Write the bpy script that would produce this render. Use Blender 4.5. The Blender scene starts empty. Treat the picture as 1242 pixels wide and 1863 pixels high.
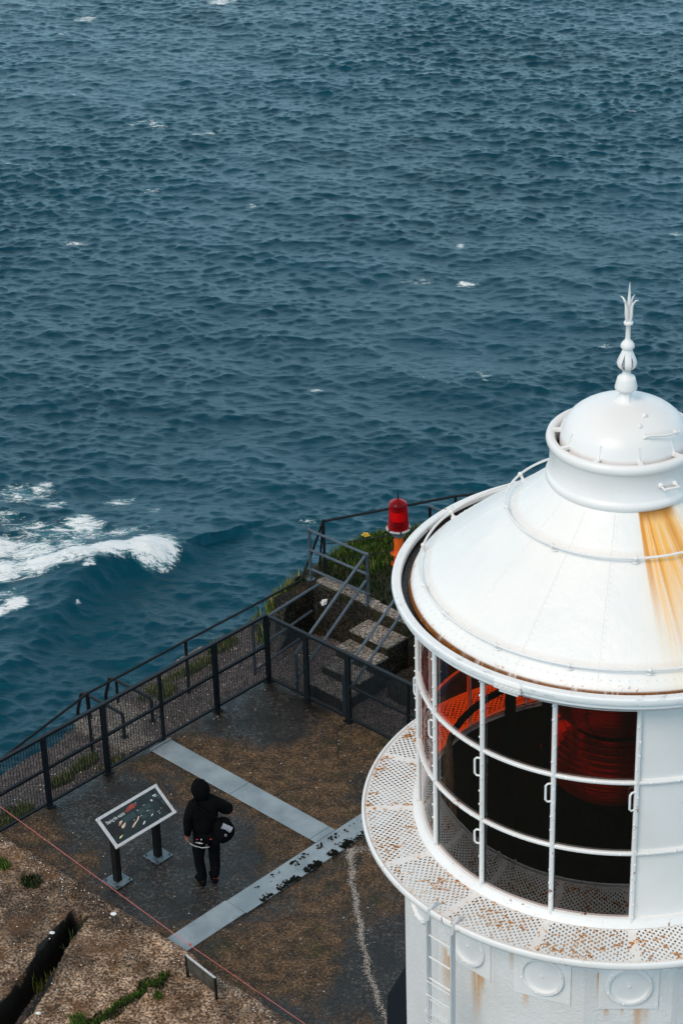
import bpy, math, random
import numpy as np
from mathutils import Vector, Matrix, noise
random.seed(7); rng = np.random.default_rng(7)
PI = math.pi; R = math.radians
sin, cos = math.sin, math.cos
SC = bpy.context.scene; COL = SC.collection

# ------------------------------------------------------------------ camera
cam_d = bpy.data.cameras.new('camera'); cam = bpy.data.objects.new('camera', cam_d); COL.objects.link(cam)
CAM = Vector((0, -20.598, 19.25))
Fv = Vector((-0.1223749, 0.87132879, -0.47519525)); Rv = Vector((0.9917874, 0.12529585, -0.02566526)); Uv = Vector((-0.03717711, 0.47443344, 0.87950598))
cam.matrix_world = Matrix(((Rv.x, Uv.x, -Fv.x, CAM.x), (Rv.y, Uv.y, -Fv.y, CAM.y), (Rv.z, Uv.z, -Fv.z, CAM.z), (0, 0, 0, 1)))
cam_d.sensor_fit = 'VERTICAL'; cam_d.sensor_height = 24; cam_d.lens = 4120.34/1863*24
cam_d.clip_start = 0.5; cam_d.clip_end = 9000
SC.camera = cam

# ------------------------------------------------------------------ light
SUN_EL, SUN_AZ = 47, 213      # azimuth from +Y towards +X
w = bpy.data.worlds.new('World'); SC.world = w; w.use_nodes = True
nt = w.node_tree; nt.nodes.clear()
sky = nt.nodes.new('ShaderNodeTexSky'); sky.sky_type = 'NISHITA'; sky.sun_disc = False
sky.sun_elevation = R(SUN_EL); sky.sun_rotation = R(SUN_AZ); sky.air_density = 1.0; sky.dust_density = 3.0; sky.ozone_density = 2.0
hs = nt.nodes.new('ShaderNodeHueSaturation'); hs.inputs['Saturation'].default_value = 0.85
bg = nt.nodes.new('ShaderNodeBackground'); bg.inputs['Strength'].default_value = 0.12
wo = nt.nodes.new('ShaderNodeOutputWorld')
nt.links.new(sky.outputs[0], hs.inputs['Color'])
# pale overcast veil, brightest low over the sea horizon
tc = nt.nodes.new('ShaderNodeTexCoord'); sx_ = nt.nodes.new('ShaderNodeSeparateXYZ'); nt.links.new(tc.outputs['Generated'], sx_.inputs[0])
cr_ = nt.nodes.new('ShaderNodeValToRGB'); nt.links.new(sx_.outputs[2], cr_.inputs[0])
for pos_, c_ in ((0.0, (6.9, 11.2, 13.6, 1)), (1.0, (3.4, 3.4, 3.3, 1))):
    e_ = cr_.color_ramp.elements[int(pos_)]; e_.position = pos_; e_.color = c_
for pos_, c_ in ((.35, (5.0, 8.2, 10.0, 1)), (.62, (4.0, 4.3, 4.5, 1))):
    e_ = cr_.color_ramp.elements.new(pos_); e_.color = c_
mxw = nt.nodes.new('ShaderNodeMix'); mxw.data_type = 'RGBA'; mxw.inputs[0].default_value = .75
nt.links.new(hs.outputs[0], mxw.inputs[6]); nt.links.new(cr_.outputs[0], mxw.inputs[7]); nt.links.new(mxw.outputs[2], bg.inputs[0]); nt.links.new(bg.outputs[0], wo.inputs[0])
sd = bpy.data.lights.new('sun', 'SUN'); sd.energy = 1.15; sd.angle = R(24); sd.color = (1.0, .86, .71)
sun = bpy.data.objects.new('sun', sd); COL.objects.link(sun)
dirv = Vector((sin(R(SUN_AZ))*cos(R(SUN_EL)), cos(R(SUN_AZ))*cos(R(SUN_EL)), sin(R(SUN_EL))))
sun.rotation_euler = dirv.to_track_quat('Z', 'Y').to_euler()
SC.view_settings.view_transform = 'Standard'; SC.view_settings.look = 'None'
SC.view_settings.exposure = 0.38; SC.view_settings.gamma = 1
SC.render.engine = 'CYCLES'
try: SC.cycles.max_bounces = 8; SC.cycles.transparent_max_bounces = 16
except Exception: pass

# ------------------------------------------------------------------ frame of the terrace
D1 = np.array([-0.59257972, -0.80551181]); D2 = np.array([0.80551181, -0.59257972]); C0 = np.array([-5.39131885, 9.05458266])
def W(u, v, z=0.0):
    p = C0 + u*D2 + v*D1
    return Vector((p[0], p[1], z))
UX = Vector((D2[0], D2[1], 0)); VX = Vector((D1[0], D1[1], 0)); ZX = Vector((0, 0, 1))

# ------------------------------------------------------------------ helpers
def tag(o, label=None, cat=None, group=None, kind=None):
    if label: o['label'] = label
    if cat: o['category'] = cat
    if group: o['group'] = group
    if kind: o['kind'] = kind
    return o
def thing(name, loc, label, cat, group=None):
    o = bpy.data.objects.new(name, None); COL.objects.link(o); o.location = loc; o.empty_display_size = .1
    return tag(o, label, cat, group)
def root_of(o):
    while o.parent: o = o.parent
    return o
class MB:
    def __init__(s): s.v = []; s.f = []
    def add(s, vs, fs):
        n = len(s.v); s.v += [tuple(p) for p in vs]; s.f += [tuple(i+n for i in f) for f in fs]
    def box(s, c, size, ax=(Vector((1,0,0)), Vector((0,1,0)), ZX), bev=0):
        c = Vector(c); a, b, d = [Vector(ax[i])*size[i]/2 for i in range(3)]
        if bev <= 0:
            vs = [c+i*a+j*b+k*d for i in (-1,1) for j in (-1,1) for k in (-1,1)]
            s.add(vs, [(0,1,3,2),(4,6,7,5),(0,4,5,1),(2,3,7,6),(0,2,6,4),(1,5,7,3)])
        else:
            vs = []; 
            A = [1-2*bev/size[i] for i in range(3)]
            for i in (-1,1):
                for j in (-1,1):
                    for k in (-1,1):
                        vs += [c+i*a+j*b*A[1]+k*d*A[2], c+i*a*A[0]+j*b+k*d*A[2], c+i*a*A[0]+j*b*A[1]+k*d]
            def I(i,j,k,t): return ((i>0)*4+(j>0)*2+(k>0))*3+t
            fs = []
            for t in range(3):
                for sg in (-1,1):
                    o = [(-1,-1),(1,-1),(1,1),(-1,1)]
                    q = []
                    for (p,r) in o:
                        ijk = [0,0,0]; ijk[t] = sg; ijk[(t+1)%3] = p; ijk[(t+2)%3] = r
                        q.append(I(*ijk, t))
                    fs.append(tuple(q if sg > 0 else q[::-1]))
            for t in range(3):
                for p in (-1,1):
                    for r in (-1,1):
                        e0 = [0,0,0]; e1 = [0,0,0]
                        e0[t] = -1; e1[t] = 1
                        for e in (e0,e1): e[(t+1)%3] = p; e[(t+2)%3] = r
                        fs.append((I(*e0,(t+1)%3), I(*e1,(t+1)%3), I(*e1,(t+2)%3), I(*e0,(t+2)%3)))
            for i in (-1,1):
                for j in (-1,1):
                    for k in (-1,1): fs.append((I(i,j,k,0), I(i,j,k,1), I(i,j,k,2)))
            s.add(vs, fs)
    def bar(s, p0, p1, w, h, up=ZX, bev=0):
        p0 = Vector(p0); p1 = Vector(p1); d = (p1-p0); L = d.length; d.normalize()
        sd_ = d.cross(up)
        if sd_.length < 1e-4: sd_ = d.cross(Vector((1,0,0)))
        sd_.normalize(); u2 = sd_.cross(d)
        s.box((p0+p1)/2, (L, w, h), (d, sd_, u2), bev)
    def tube(s, pts, r, n=8, caps=True, closed=False):
        pts = [Vector(p) for p in pts]; m = len(pts)
        rr = r if isinstance(r, (list, tuple)) else [r]*m
        prev = None; rings = []
        for i, p in enumerate(pts):
            if closed: t = (pts[(i+1)%m]-pts[i-1])
            else: t = (pts[min(i+1,m-1)]-pts[max(i-1,0)])
            t.normalize()
            if prev is None:
                a = t.cross(ZX)
                if a.length < 1e-3: a = t.cross(Vector((1,0,0)))
            else: a = prev - t*prev.dot(t)
            a.normalize(); prev = a; b = t.cross(a)
            rings.append([p+(a*cos(2*PI*k/n)+b*sin(2*PI*k/n))*rr[i] for k in range(n)])
        vs = [q for rg in rings for q in rg]; fs = []
        for i in range(m if closed else m-1):
            j = (i+1) % m
            for k in range(n): fs.append((i*n+k, i*n+(k+1)%n, j*n+(k+1)%n, j*n+k))
        if caps and not closed: fs += [tuple(range(n))[::-1], tuple((m-1)*n+k for k in range(n))]
        s.add(vs, fs)
    def lathe(s, prof, n=96, a0=0, a1=2*PI, c=(0,0,0), closed_prof=False):
        full = abs(a1-a0-2*PI) < 1e-6; m = n if full else n+1; c = Vector(c)
        vs = []
        for i in range(m):
            a = a0+(a1-a0)*i/n
            for (r, z) in prof: vs.append(c+Vector((r*sin(a), -r*cos(a), z)))
        k = len(prof); fs = []
        kk = k if closed_prof else k-1
        for i in range(n):
            j = (i+1) % m
            for t in range(kk):
                t2 = (t+1) % k
                fs.append((i*k+t, j*k+t, j*k+t2, i*k+t2))
        s.add(vs, fs)
    def sphere(s, c, r, n=8, m=6, sc=(1,1,1)):
        c = Vector(c); vs = []; fs = []
        for i in range(m+1):
            for k in range(n):
                th = PI*i/m; ph = 2*PI*k/n
                vs.append(c+Vector((r*sc[0]*sin(th)*cos(ph), r*sc[1]*sin(th)*sin(ph), r*sc[2]*cos(th))))
        for i in range(m):
            for k in range(n): fs.append((i*n+k, (i+1)*n+k, (i+1)*n+(k+1)%n, i*n+(k+1)%n))
        s.add(vs, fs)
    def build(s, name, mat, parent=None, smooth=False, label=None, sharp=35):
        me = bpy.data.meshes.new(name)
        off = Vector((0,0,0))
        if parent is not None: off = root_of(parent).location
        me.from_pydata([(v[0]-off.x, v[1]-off.y, v[2]-off.z) for v in s.v], [], s.f); me.update()
        import bmesh
        bm = bmesh.new(); bm.from_mesh(me); bmesh.ops.recalc_face_normals(bm, faces=bm.faces); bm.to_mesh(me); bm.free()
        if smooth:
            me.polygons.foreach_set('use_smooth', [True]*len(me.polygons))
            try: me.set_sharp_from_angle(angle=R(sharp))
            except Exception: pass
        me.materials.append(mat)
        o = bpy.data.objects.new(name, me); COL.objects.link(o)
        if parent is not None: o.parent = parent
        if label: o['label'] = label
        return o

# the slot in the slab, as a line on the ground
SL0 = np.array([2.33, 5.92]); SL1 = np.array([3.35, 8.1])
SLP = tuple(C0+SL0[0]*D2+SL0[1]*D1); _e = SL1-SL0; _e = _e/np.hypot(*_e); SLD = tuple(_e[0]*D2+_e[1]*D1)
# ---- node material helper
class NM:
    def __init__(s, name):
        s.m = bpy.data.materials.new(name); s.m.use_nodes = True; s.t = s.m.node_tree
        s.b = s.t.nodes['Principled BSDF']; s.out = s.t.nodes['Material Output']
    def n(s, ty, **kw):
        nd = s.t.nodes.new('ShaderNode'+ty)
        for k, v in kw.items():
            if hasattr(nd, k): setattr(nd, k, v)
        return nd
    def put(s, inp, v):
        if isinstance(v, bpy.types.NodeSocket): s.t.links.new(v, inp)
        elif v is not None:
            if hasattr(inp.default_value, '__len__') and not hasattr(v, '__len__'): inp.default_value = [v]*3
            elif hasattr(v, '__len__') and len(v) == 3 and len(inp.default_value) == 4: inp.default_value = (*v, 1)
            else: inp.default_value = v
    def math(s, op, a, b=None, c=None, clamp=False):
        nd = s.n('Math', operation=op, use_clamp=clamp); s.put(nd.inputs[0], a)
        if b is not None: s.put(nd.inputs[1], b)
        if c is not None: s.put(nd.inputs[2], c)
        return nd.outputs[0]
    def pos(s, obj=True):
        return s.n('NewGeometry').outputs['Position'] if not obj else s.n('TexCoord').outputs['Object']
    def mapv(s, v, scale=(1,1,1), loc=(0,0,0), rot=(0,0,0)):
        nd = s.n('Mapping'); s.put(nd.inputs[0], v); nd.inputs['Scale'].default_value = scale; nd.inputs['Location'].default_value = loc; nd.inputs['Rotation'].default_value = rot
        return nd.outputs[0]
    def noise(s, v, scale, detail=4, rough=.55, dist=0.0):
        nd = s.n('TexNoise'); s.put(nd.inputs['Vector'], v); nd.inputs['Scale'].default_value = scale; nd.inputs['Detail'].default_value = detail; nd.inputs['Roughness'].default_value = rough; nd.inputs['Distortion'].default_value = dist
        return nd.outputs['Fac']
    def vor(s, v, scale, out='Distance', feature='F1', rnd=1.0):
        nd = s.n('TexVoronoi', feature=feature); s.put(nd.inputs['Vector'], v); nd.inputs['Scale'].default_value = scale; nd.inputs['Randomness'].default_value = rnd
        return nd.outputs[out]
    def rng(s, v, a, b, c=0.0, d=1.0, smooth=True):
        nd = s.n('MapRange'); nd.interpolation_type = 'SMOOTHSTEP' if smooth else 'LINEAR'
        s.put(nd.inputs[0], v)
        for i, q in enumerate((a, b, c, d)): nd.inputs[i+1].default_value = q
        return nd.outputs[0]
    def mix(s, f, a, b):
        nd = s.n('Mix', data_type='RGBA'); s.put(nd.inputs[0], f); s.put(nd.inputs[6], a); s.put(nd.inputs[7], b); return nd.outputs[2]
    def sep(s, v):
        nd = s.n('SeparateXYZ'); s.put(nd.inputs[0], v); return nd.outputs
    def scale(s, c, f):
        nd = s.n('VectorMath', operation='SCALE'); s.put(nd.inputs[0], c); s.put(nd.inputs['Scale'], f); return nd.outputs[0]
    def bump(s, h, dist=.01, strength=1.0, normal=None):
        nd = s.n('Bump'); s.put(nd.inputs['Height'], h); nd.inputs['Distance'].default_value = dist; nd.inputs['Strength'].default_value = strength
        if normal is not None: s.put(nd.inputs['Normal'], normal)
        return nd.outputs[0]
    def fin(s, col=None, rough=None, metal=None, normal=None, spec=None, **kw):
        if col is not None: s.put(s.b.inputs['Base Color'], col)
        if rough is not None: s.put(s.b.inputs['Roughness'], rough)
        if metal is not None: s.put(s.b.inputs['Metallic'], metal)
        if normal is not None: s.put(s.b.inputs['Normal'], normal)
        if spec is not None: s.put(s.b.inputs['Specular IOR Level'], spec)
        for k, v in kw.items(): s.put(s.b.inputs[k], v)
        return s.m

RUST = (.42, .13, .012); RUSTD = (.12, .03, .008)
def m_white(name, rust=.0, tex=0.0, streak=False, tint=(.82, .79, .775)):
    m = NM(name); p = m.pos(False)
    big = m.noise(p, 1.3, 4); fine = m.noise(p, 14, 5, .6)
    c = m.mix(m.rng(big, .35, .7), tint, (tint[0]*.93, tint[1]*.925, tint[2]*.91))
    c = m.mix(m.rng(fine, .62, .8, 0, .35), c, (.55, .53, .50))
    if rust > 0:
        r1 = m.noise(p, 9, 6, .65, .6); r2 = m.noise(p, 1.7, 2)
        f = m.rng(m.math('ADD', r1, m.math('MULTIPLY', r2, .25)), .86-rust, .93-rust)
        c = m.mix(f, c, m.mix(m.rng(m.noise(p, 40, 3), .35, .6), RUST, RUSTD))
    h = m.noise(p, 30, 6, .6)
    h2 = m.noise(p, 4, 3)
    nb = m.bump(m.math('ADD', m.math('MULTIPLY', h, .4), h2), .006+tex*.02, .5)
    return m.fin(c, m.rng(fine, .3, .7, .28, .5), normal=nb)
M = {}
M['white'] = m_white('white_paint')
M['white_bar'] = m_white('white_bar_paint', rust=.11)
M['white_wall'] = m_white('white_render', tex=1.0)
M['gray_white'] = m_white('pale_grey_paint', tint=(.60, .60, .61))
def m_simple(name, col, rough=.5, metal=0, var=.25, scale=20, spec=None, bump=.002):
    m = NM(name); p = m.pos(False); n = m.noise(p, scale, 5, .6)
    c = m.mix(m.rng(n, .3, .7), tuple(x*(1-var) for x in col), tuple(min(1, x*(1+var)) for x in col))
    return m.fin(c, m.rng(n, .3, .7, max(.03, rough-.08), min(1, rough+.1)), metal, m.bump(n, bump, .6), spec)
M['dark_metal'] = m_simple('dark_painted_steel', (.006, .009, .012), .42, 0, .35, 20, .25)
M['rail_dark'] = m_simple('weathered_dark_steel', (.006, .007, .009), .5, 0, .4, 20, .25)
M['pipe'] = m_simple('galvanised_pipe', (.06, .078, .10), .42, .2, .3)
M['black'] = m_simple('black_interior', (.002, .002, .0022), .85, 0, .25, 20, .03)
M['plinth'] = m_simple('black_bitumen_paint', (.004, .006, .009), .6, 0, .3, 20, .12)
M['wood_post'] = m_simple('dark_timber', (.008, .0065, .006), .6, 0, .3, 20, .2)
M['board_frame'] = m_simple('pale_board_frame', (.50, .50, .52), .45, 0, .12)
M['board_face'] = m_simple('board_print', (.007, .019, .022), .3, 0, .25, 4)
M['print_text'] = m_simple('print_pale_text', (.55, .58, .56), .4)
M['print_block'] = m_simple('print_text_block', (.035, .075, .078), .35, 0, .5, 160)
M['print_black'] = m_simple('print_black', (.006, .006, .007), .3)
M['print_red'] = m_simple('print_red', (.28, .045, .03), .35, 0, .5, 60)
M['print_pink'] = m_simple('print_pink_cream', (.62, .45, .36), .4, 0, .2)
M['print_yellow'] = m_simple('print_yellow', (.6, .6, .28), .4)
M['plate_galv'] = m_simple('galvanised_base_plate', (.15, .20, .23), .42, .5, .3)
M['bolt'] = m_simple('bolt_steel', (.05, .055, .06), .4, .6)
M['orange'] = m_simple('orange_paint', (.72, .11, .012), .4, 0, .15)
M['cord'] = m_simple('pink_red_cord', (.50, .13, .12), .6, 0, .15)
M['black_cloth'] = m_simple('black_fabric', (.0025, .0026, .0032), .85, 0, .3, 30, .06, .006)
M['trouser'] = m_simple('dark_trouser_fabric', (.0032, .0032, .0045), .85, 0, .4, 30, .06, .006)
M['skin'] = m_simple('skin', (.30, .13, .08), .5, 0, .12)
M['red_trim'] = m_simple('red_trim', (.5, .02, .02), .5)
M['grey_patch'] = m_simple('grey_reflective_flap', (.32, .33, .38), .35, 0, .3, 30)
M['white_trim'] = m_simple('white_reflective_piping', (.42, .42, .42), .4)
M['yellow'] = m_simple('yellow_petal', (.75, .45, .02), .6)
M['litter'] = m_simple('white_paper', (.75, .75, .75), .7)
M['shell'] = m_simple('pale_stone', (.62, .58, .55), .8, 0, .2)
M['grit'] = m_simple('crushed_shell', (.36, .32, .29), .8, 0, .5, 60)
M['clump'] = m_simple('black_weed', (.005, .006, .004), .8, 0, .5, 40, .05)
M['stem'] = m_simple('green_stem', (.05, .1, .02), .6)
M['brown_board'] = m_simple('grimy_board', (.05, .042, .032), .6, 0, .5, 9)

def m_ground(name, base, light, *a, spk=(.25, 1.85), pud=(), **k):
    return _ground(name, base, light, *a, spk=spk, pud=pud, **k)
def _ground(name, base, light, wet=0.5, moss=0.5, pebble=.5, big=.6, dark=(.010,.010,.010), pebcol=(.42,.36,.31), seed=0, spk=(.25, 1.85), pud=()):
    m = NM(name); p = m.mapv(m.pos(False), loc=(seed, seed*.7, 0))
    n1 = m.noise(p, big, 5, .6, .3); n2 = m.noise(p, 5, 6, .65); n3 = m.noise(p, 60, 4, .7)
    c = m.mix(m.rng(n2, .32, .68), base, light)
    c = m.mix(m.rng(n3, .38, .66, 0, .85), c, tuple(x*.18 for x in base))
    # fine aggregate
    ve = m.n('TexVoronoi'); m.put(ve.inputs['Vector'], p); ve.inputs['Scale'].default_value = 55
    cr = m.sep(ve.outputs['Color'])
    f = m.math('MULTIPLY', m.rng(cr[0], .72, .95), m.rng(ve.outputs['Distance'], .45, .2))
    c = m.mix(m.math('MULTIPLY', f, pebble), c, m.mix(cr[1], tuple(x*.45 for x in pebcol), pebcol))
    ms = m.math('MULTIPLY', m.rng(m.noise(p, 1.7, 6, .7, .5), .50, .72), moss)
    c = m.mix(ms, c, m.mix(n3, (.006, .009, .003), (.035, .038, .008)))
    wsum = m.math('ADD', m.math('MULTIPLY', n1, .8), m.math('MULTIPLY', m.noise(p, 2.6, 6, .7, .6), .35))
    for (pu, pv, ru_, rv_, k_) in pud:      # spots that stay wet
        cw = C0+pu*D2+pv*D1; dv_ = m.n('VectorMath', operation='DISTANCE'); m.put(dv_.inputs[0], m.mapv(m.pos(False), loc=(-cw[0], -cw[1], 0))); dv_.inputs[1].default_value = (0, 0, 0)
        wsum = m.math('ADD', wsum, m.rng(dv_.outputs['Value'], ru_, ru_*.3, 0, k_))
    wf = m.math('MULTIPLY', m.rng(wsum, .52, .68), wet)
    c = m.mix(wf, c, m.mix(m.math('MULTIPLY', m.rng(m.noise(p, 16, 6, .75), .46, .66), m.rng(m.noise(p, 2.2, 4, .6), .35, .62)), tuple(x*.7 for x in dark), tuple(x*8.5 for x in dark)))
    sc_ = m.noise(p, 30, 3, .6); c = m.scale(c, m.rng(sc_, .38, .62, spk[0], spk[1]))
    h = m.math('ADD', m.math('MULTIPLY', n3, .5), m.math('ADD', n2, m.math('MULTIPLY', ve.outputs['Distance'], -.5)))
    rg = m.math('SUBTRACT', .85, m.math('MULTIPLY', wf, m.rng(m.noise(p, 3.1, 4), .4, .6, .40, .68)))
    return m, c, rg, m.bump(h, .014, .8)
m, c, rg, nb = m_ground('wet_terrace_concrete', (.045, .027, .014), (.185, .105, .050), .95, .9, .85, .42, spk=(.4, 1.6), dark=(.012, .0098, .0082), pud=((2.4, 4.0, 1.5, 1, .22), (.5, .7, 1.3, 1, .22), (.7, 3.9, 1.2, 1, .2), (6.6, 3.0, 2.2, 1, .22), (3.0, 5.0, .9, 1, .15), (2.0, .5, 1.2, 1, -.1), (2.2, 1.6, 1.0, 1, -.15), (4.9, 4.6, 1.2, 1, -.15)))
p_ = m.pos(False); pd = m.n('VectorMath', operation='ADD'); nz_ = m.n('TexNoise'); m.put(nz_.inputs['Vector'], p_); nz_.inputs['Scale'].default_value = 3; m.put(pd.inputs[0], p_); m.put(pd.inputs[1], m.scale(nz_.outputs['Color'], .22))
crk = m.math('MULTIPLY', m.rng(m.vor(pd.outputs[0], .42, feature='DISTANCE_TO_EDGE'), .010, .003), m.rng(m.noise(p_, 1.1, 3), .45, .55))
c = m.mix(m.math('MULTIPLY', crk, .8), c, (.008, .007, .006))
M['terrace'] = m.fin(c, rg, normal=nb, spec=.35)
m, c, rg, nb = m_ground('pinkish_gravel_path', (.095, .072, .065), (.20, .152, .142), .2, .45, .7, .8, seed=3)
M['path'] = m.fin(c, rg, normal=nb)
m, c, rg, nb = m_ground('weathered_slab', (.17, .088, .042), (.60, .41, .28), .45, .5, .95, .35, dark=(.02,.015,.010), pebcol=(.6,.52,.46), seed=8)
p_ = m.pos(False); c = m.scale(c, m.rng(m.noise(p_, .75, 5, .65, .4), .36, .62, .38, 1.25)); c = m.mix(m.math('MULTIPLY', m.rng(m.noise(p_, 1.6, 5, .7), .52, .66), .65), c, (.11, .05, .018))
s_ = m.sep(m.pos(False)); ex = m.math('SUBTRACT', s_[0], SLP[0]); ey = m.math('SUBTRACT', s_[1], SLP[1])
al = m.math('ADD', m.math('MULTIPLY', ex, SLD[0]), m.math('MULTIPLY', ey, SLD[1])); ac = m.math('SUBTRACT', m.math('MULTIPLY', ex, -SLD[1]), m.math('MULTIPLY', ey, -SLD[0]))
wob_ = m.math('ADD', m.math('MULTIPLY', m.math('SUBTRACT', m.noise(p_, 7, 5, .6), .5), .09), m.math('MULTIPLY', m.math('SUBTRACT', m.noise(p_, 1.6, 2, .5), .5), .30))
shade_m = m.math('MULTIPLY', m.rng(m.math('ADD', m.math('ABSOLUTE', ac), m.math('ADD', wob_, m.math('MULTIPLY', al, -.045))), .155, .125), m.rng(m.math('ADD', al, wob_), -.06, .0))
c = m.mix(shade_m, c, m.mix(m.noise(p_, 50, 3), (.003, .003, .002), (.012, .009, .006)))  # shade inside the slot, painted near-black into the slab colour
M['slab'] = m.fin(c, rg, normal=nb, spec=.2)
M['slot_shade'] = m_simple('black_slot_shade', (.007, .006, .004), .95, 0, .6, 30, .05, .02)  # near-black colour made to stand for the shade in the slot
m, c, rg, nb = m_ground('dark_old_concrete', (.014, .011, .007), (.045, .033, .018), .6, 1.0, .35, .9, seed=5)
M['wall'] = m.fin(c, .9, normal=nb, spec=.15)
m, c, rg, nb = m_ground('pale_step_concrete', (.19, .155, .13), (.42, .36, .31), .2, .5, .6, .9, seed=9)
M['step'] = m.fin(c, rg, normal=nb)
m, c, rg, nb = m_ground('soil_and_turf', (.012, .014, .005), (.035, .04, .010), .4, .9, .1, .9, seed=2)
M['soil'] = m.fin(c, .9, normal=nb)
m, c, rg, nb = m_ground('cliff_rock', (.03, .026, .02), (.08, .065, .05), .4, .5, .3, .3, seed=4)
M['rock'] = m.fin(c, .85, normal=nb)
# metal cover strip
m = NM('galvanised_tread_plate'); p = m.pos(False); pr = m.mapv(p, rot=(0, 0, R(53.66)+PI/4))
s_ = m.sep(pr)
k = 2*PI/.022
gx = m.math('SINE', m.math('MULTIPLY', s_[0], k)); gy = m.math('SINE', m.math('MULTIPLY', s_[1], k)); g = m.math('MULTIPLY', gx, gy)
n = m.noise(p, 2.2, 5, .6); n2 = m.noise(p, 30, 4, .6)
c = m.mix(m.rng(n, .3, .7), (.20, .25, .28), (.33, .385, .42)); c = m.mix(m.rng(n2, .60, .75, 0, .5), c, (.10, .10, .09))
c = m.mix(m.rng(g, .3, 1.0, 0, .35), c, (.5, .55, .58))
M['plate'] = m.fin(c, m.rng(n, .3, .7, .38, .55), .25, m.bump(g, .003, .5))
# grass
def m_grass(name, a, b, c3):
    m = NM(name); g = m.n('NewGeometry'); r = g.outputs['Random Per Island']
    c = m.mix(m.rng(r, 0, .75, smooth=False), a, b); c = m.mix(m.rng(r, .86, .9), c, c3)
    return m.fin(c, .6, spec=.3)
M['grass'] = m_grass('green_grass', (.015, .045, .006), (.09, .17, .02), (.28, .24, .08))
M['grass_dry'] = m_grass('yellow_tipped_grass', (.05, .08, .012), (.20, .21, .05), (.38, .30, .14))
M['grass_dark'] = m_grass('dark_grass', (.006, .014, .004), (.022, .04, .008), (.09, .07, .03))

# ------------------------------------------------------------------ sea
SEA = -35.0
def wave_tile(N, L, lam_p, seed, wdir, spread=2.0, cut=.045):
    g = np.random.default_rng(seed)
    k1 = 2*PI*np.fft.fftfreq(N, L/N); kx, ky = np.meshgrid(k1, k1, indexing='ij'); kk = np.hypot(kx, ky); kk[0, 0] = 1
    kp = 2*PI/lam_p
    S = np.exp(-1.25*(kp/kk)**2)/kk**4*np.exp(-(kk*cut)**2)
    cosd = (kx*wdir[0]+ky*wdir[1])/kk
    S *= (np.abs(cosd)**spread+.05)
    S[0, 0] = 0
    H = (g.normal(size=(N, N))+1j*g.normal(size=(N, N)))*np.sqrt(S)
    h = np.fft.ifft2(H).real; sc = 1/h.std()
    H = H*sc
    h = np.fft.ifft2(H).real
    dx = np.fft.ifft2(1j*kx/kk*H).real; dy = np.fft.ifft2(1j*ky/kk*H).real
    jxx = np.fft.ifft2(-kx*kx/kk*H).real; jyy = np.fft.ifft2(-ky*ky/kk*H).real; jxy = np.fft.ifft2(-kx*ky/kk*H).real
    return h, dx, dy, jxx, jyy, jxy
def axis(lo, hi, step, far, gr=1.12):
    a = list(np.arange(lo, hi, step)); s = step; x = hi
    while x < far: a.append(x); s *= gr; x += s
    a.append(far); b = []; s = step; x = lo-step
    while x > -far: b.append(x); s *= gr; x -= s
    b.append(-far); return np.array(b[::-1]+a)
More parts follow.
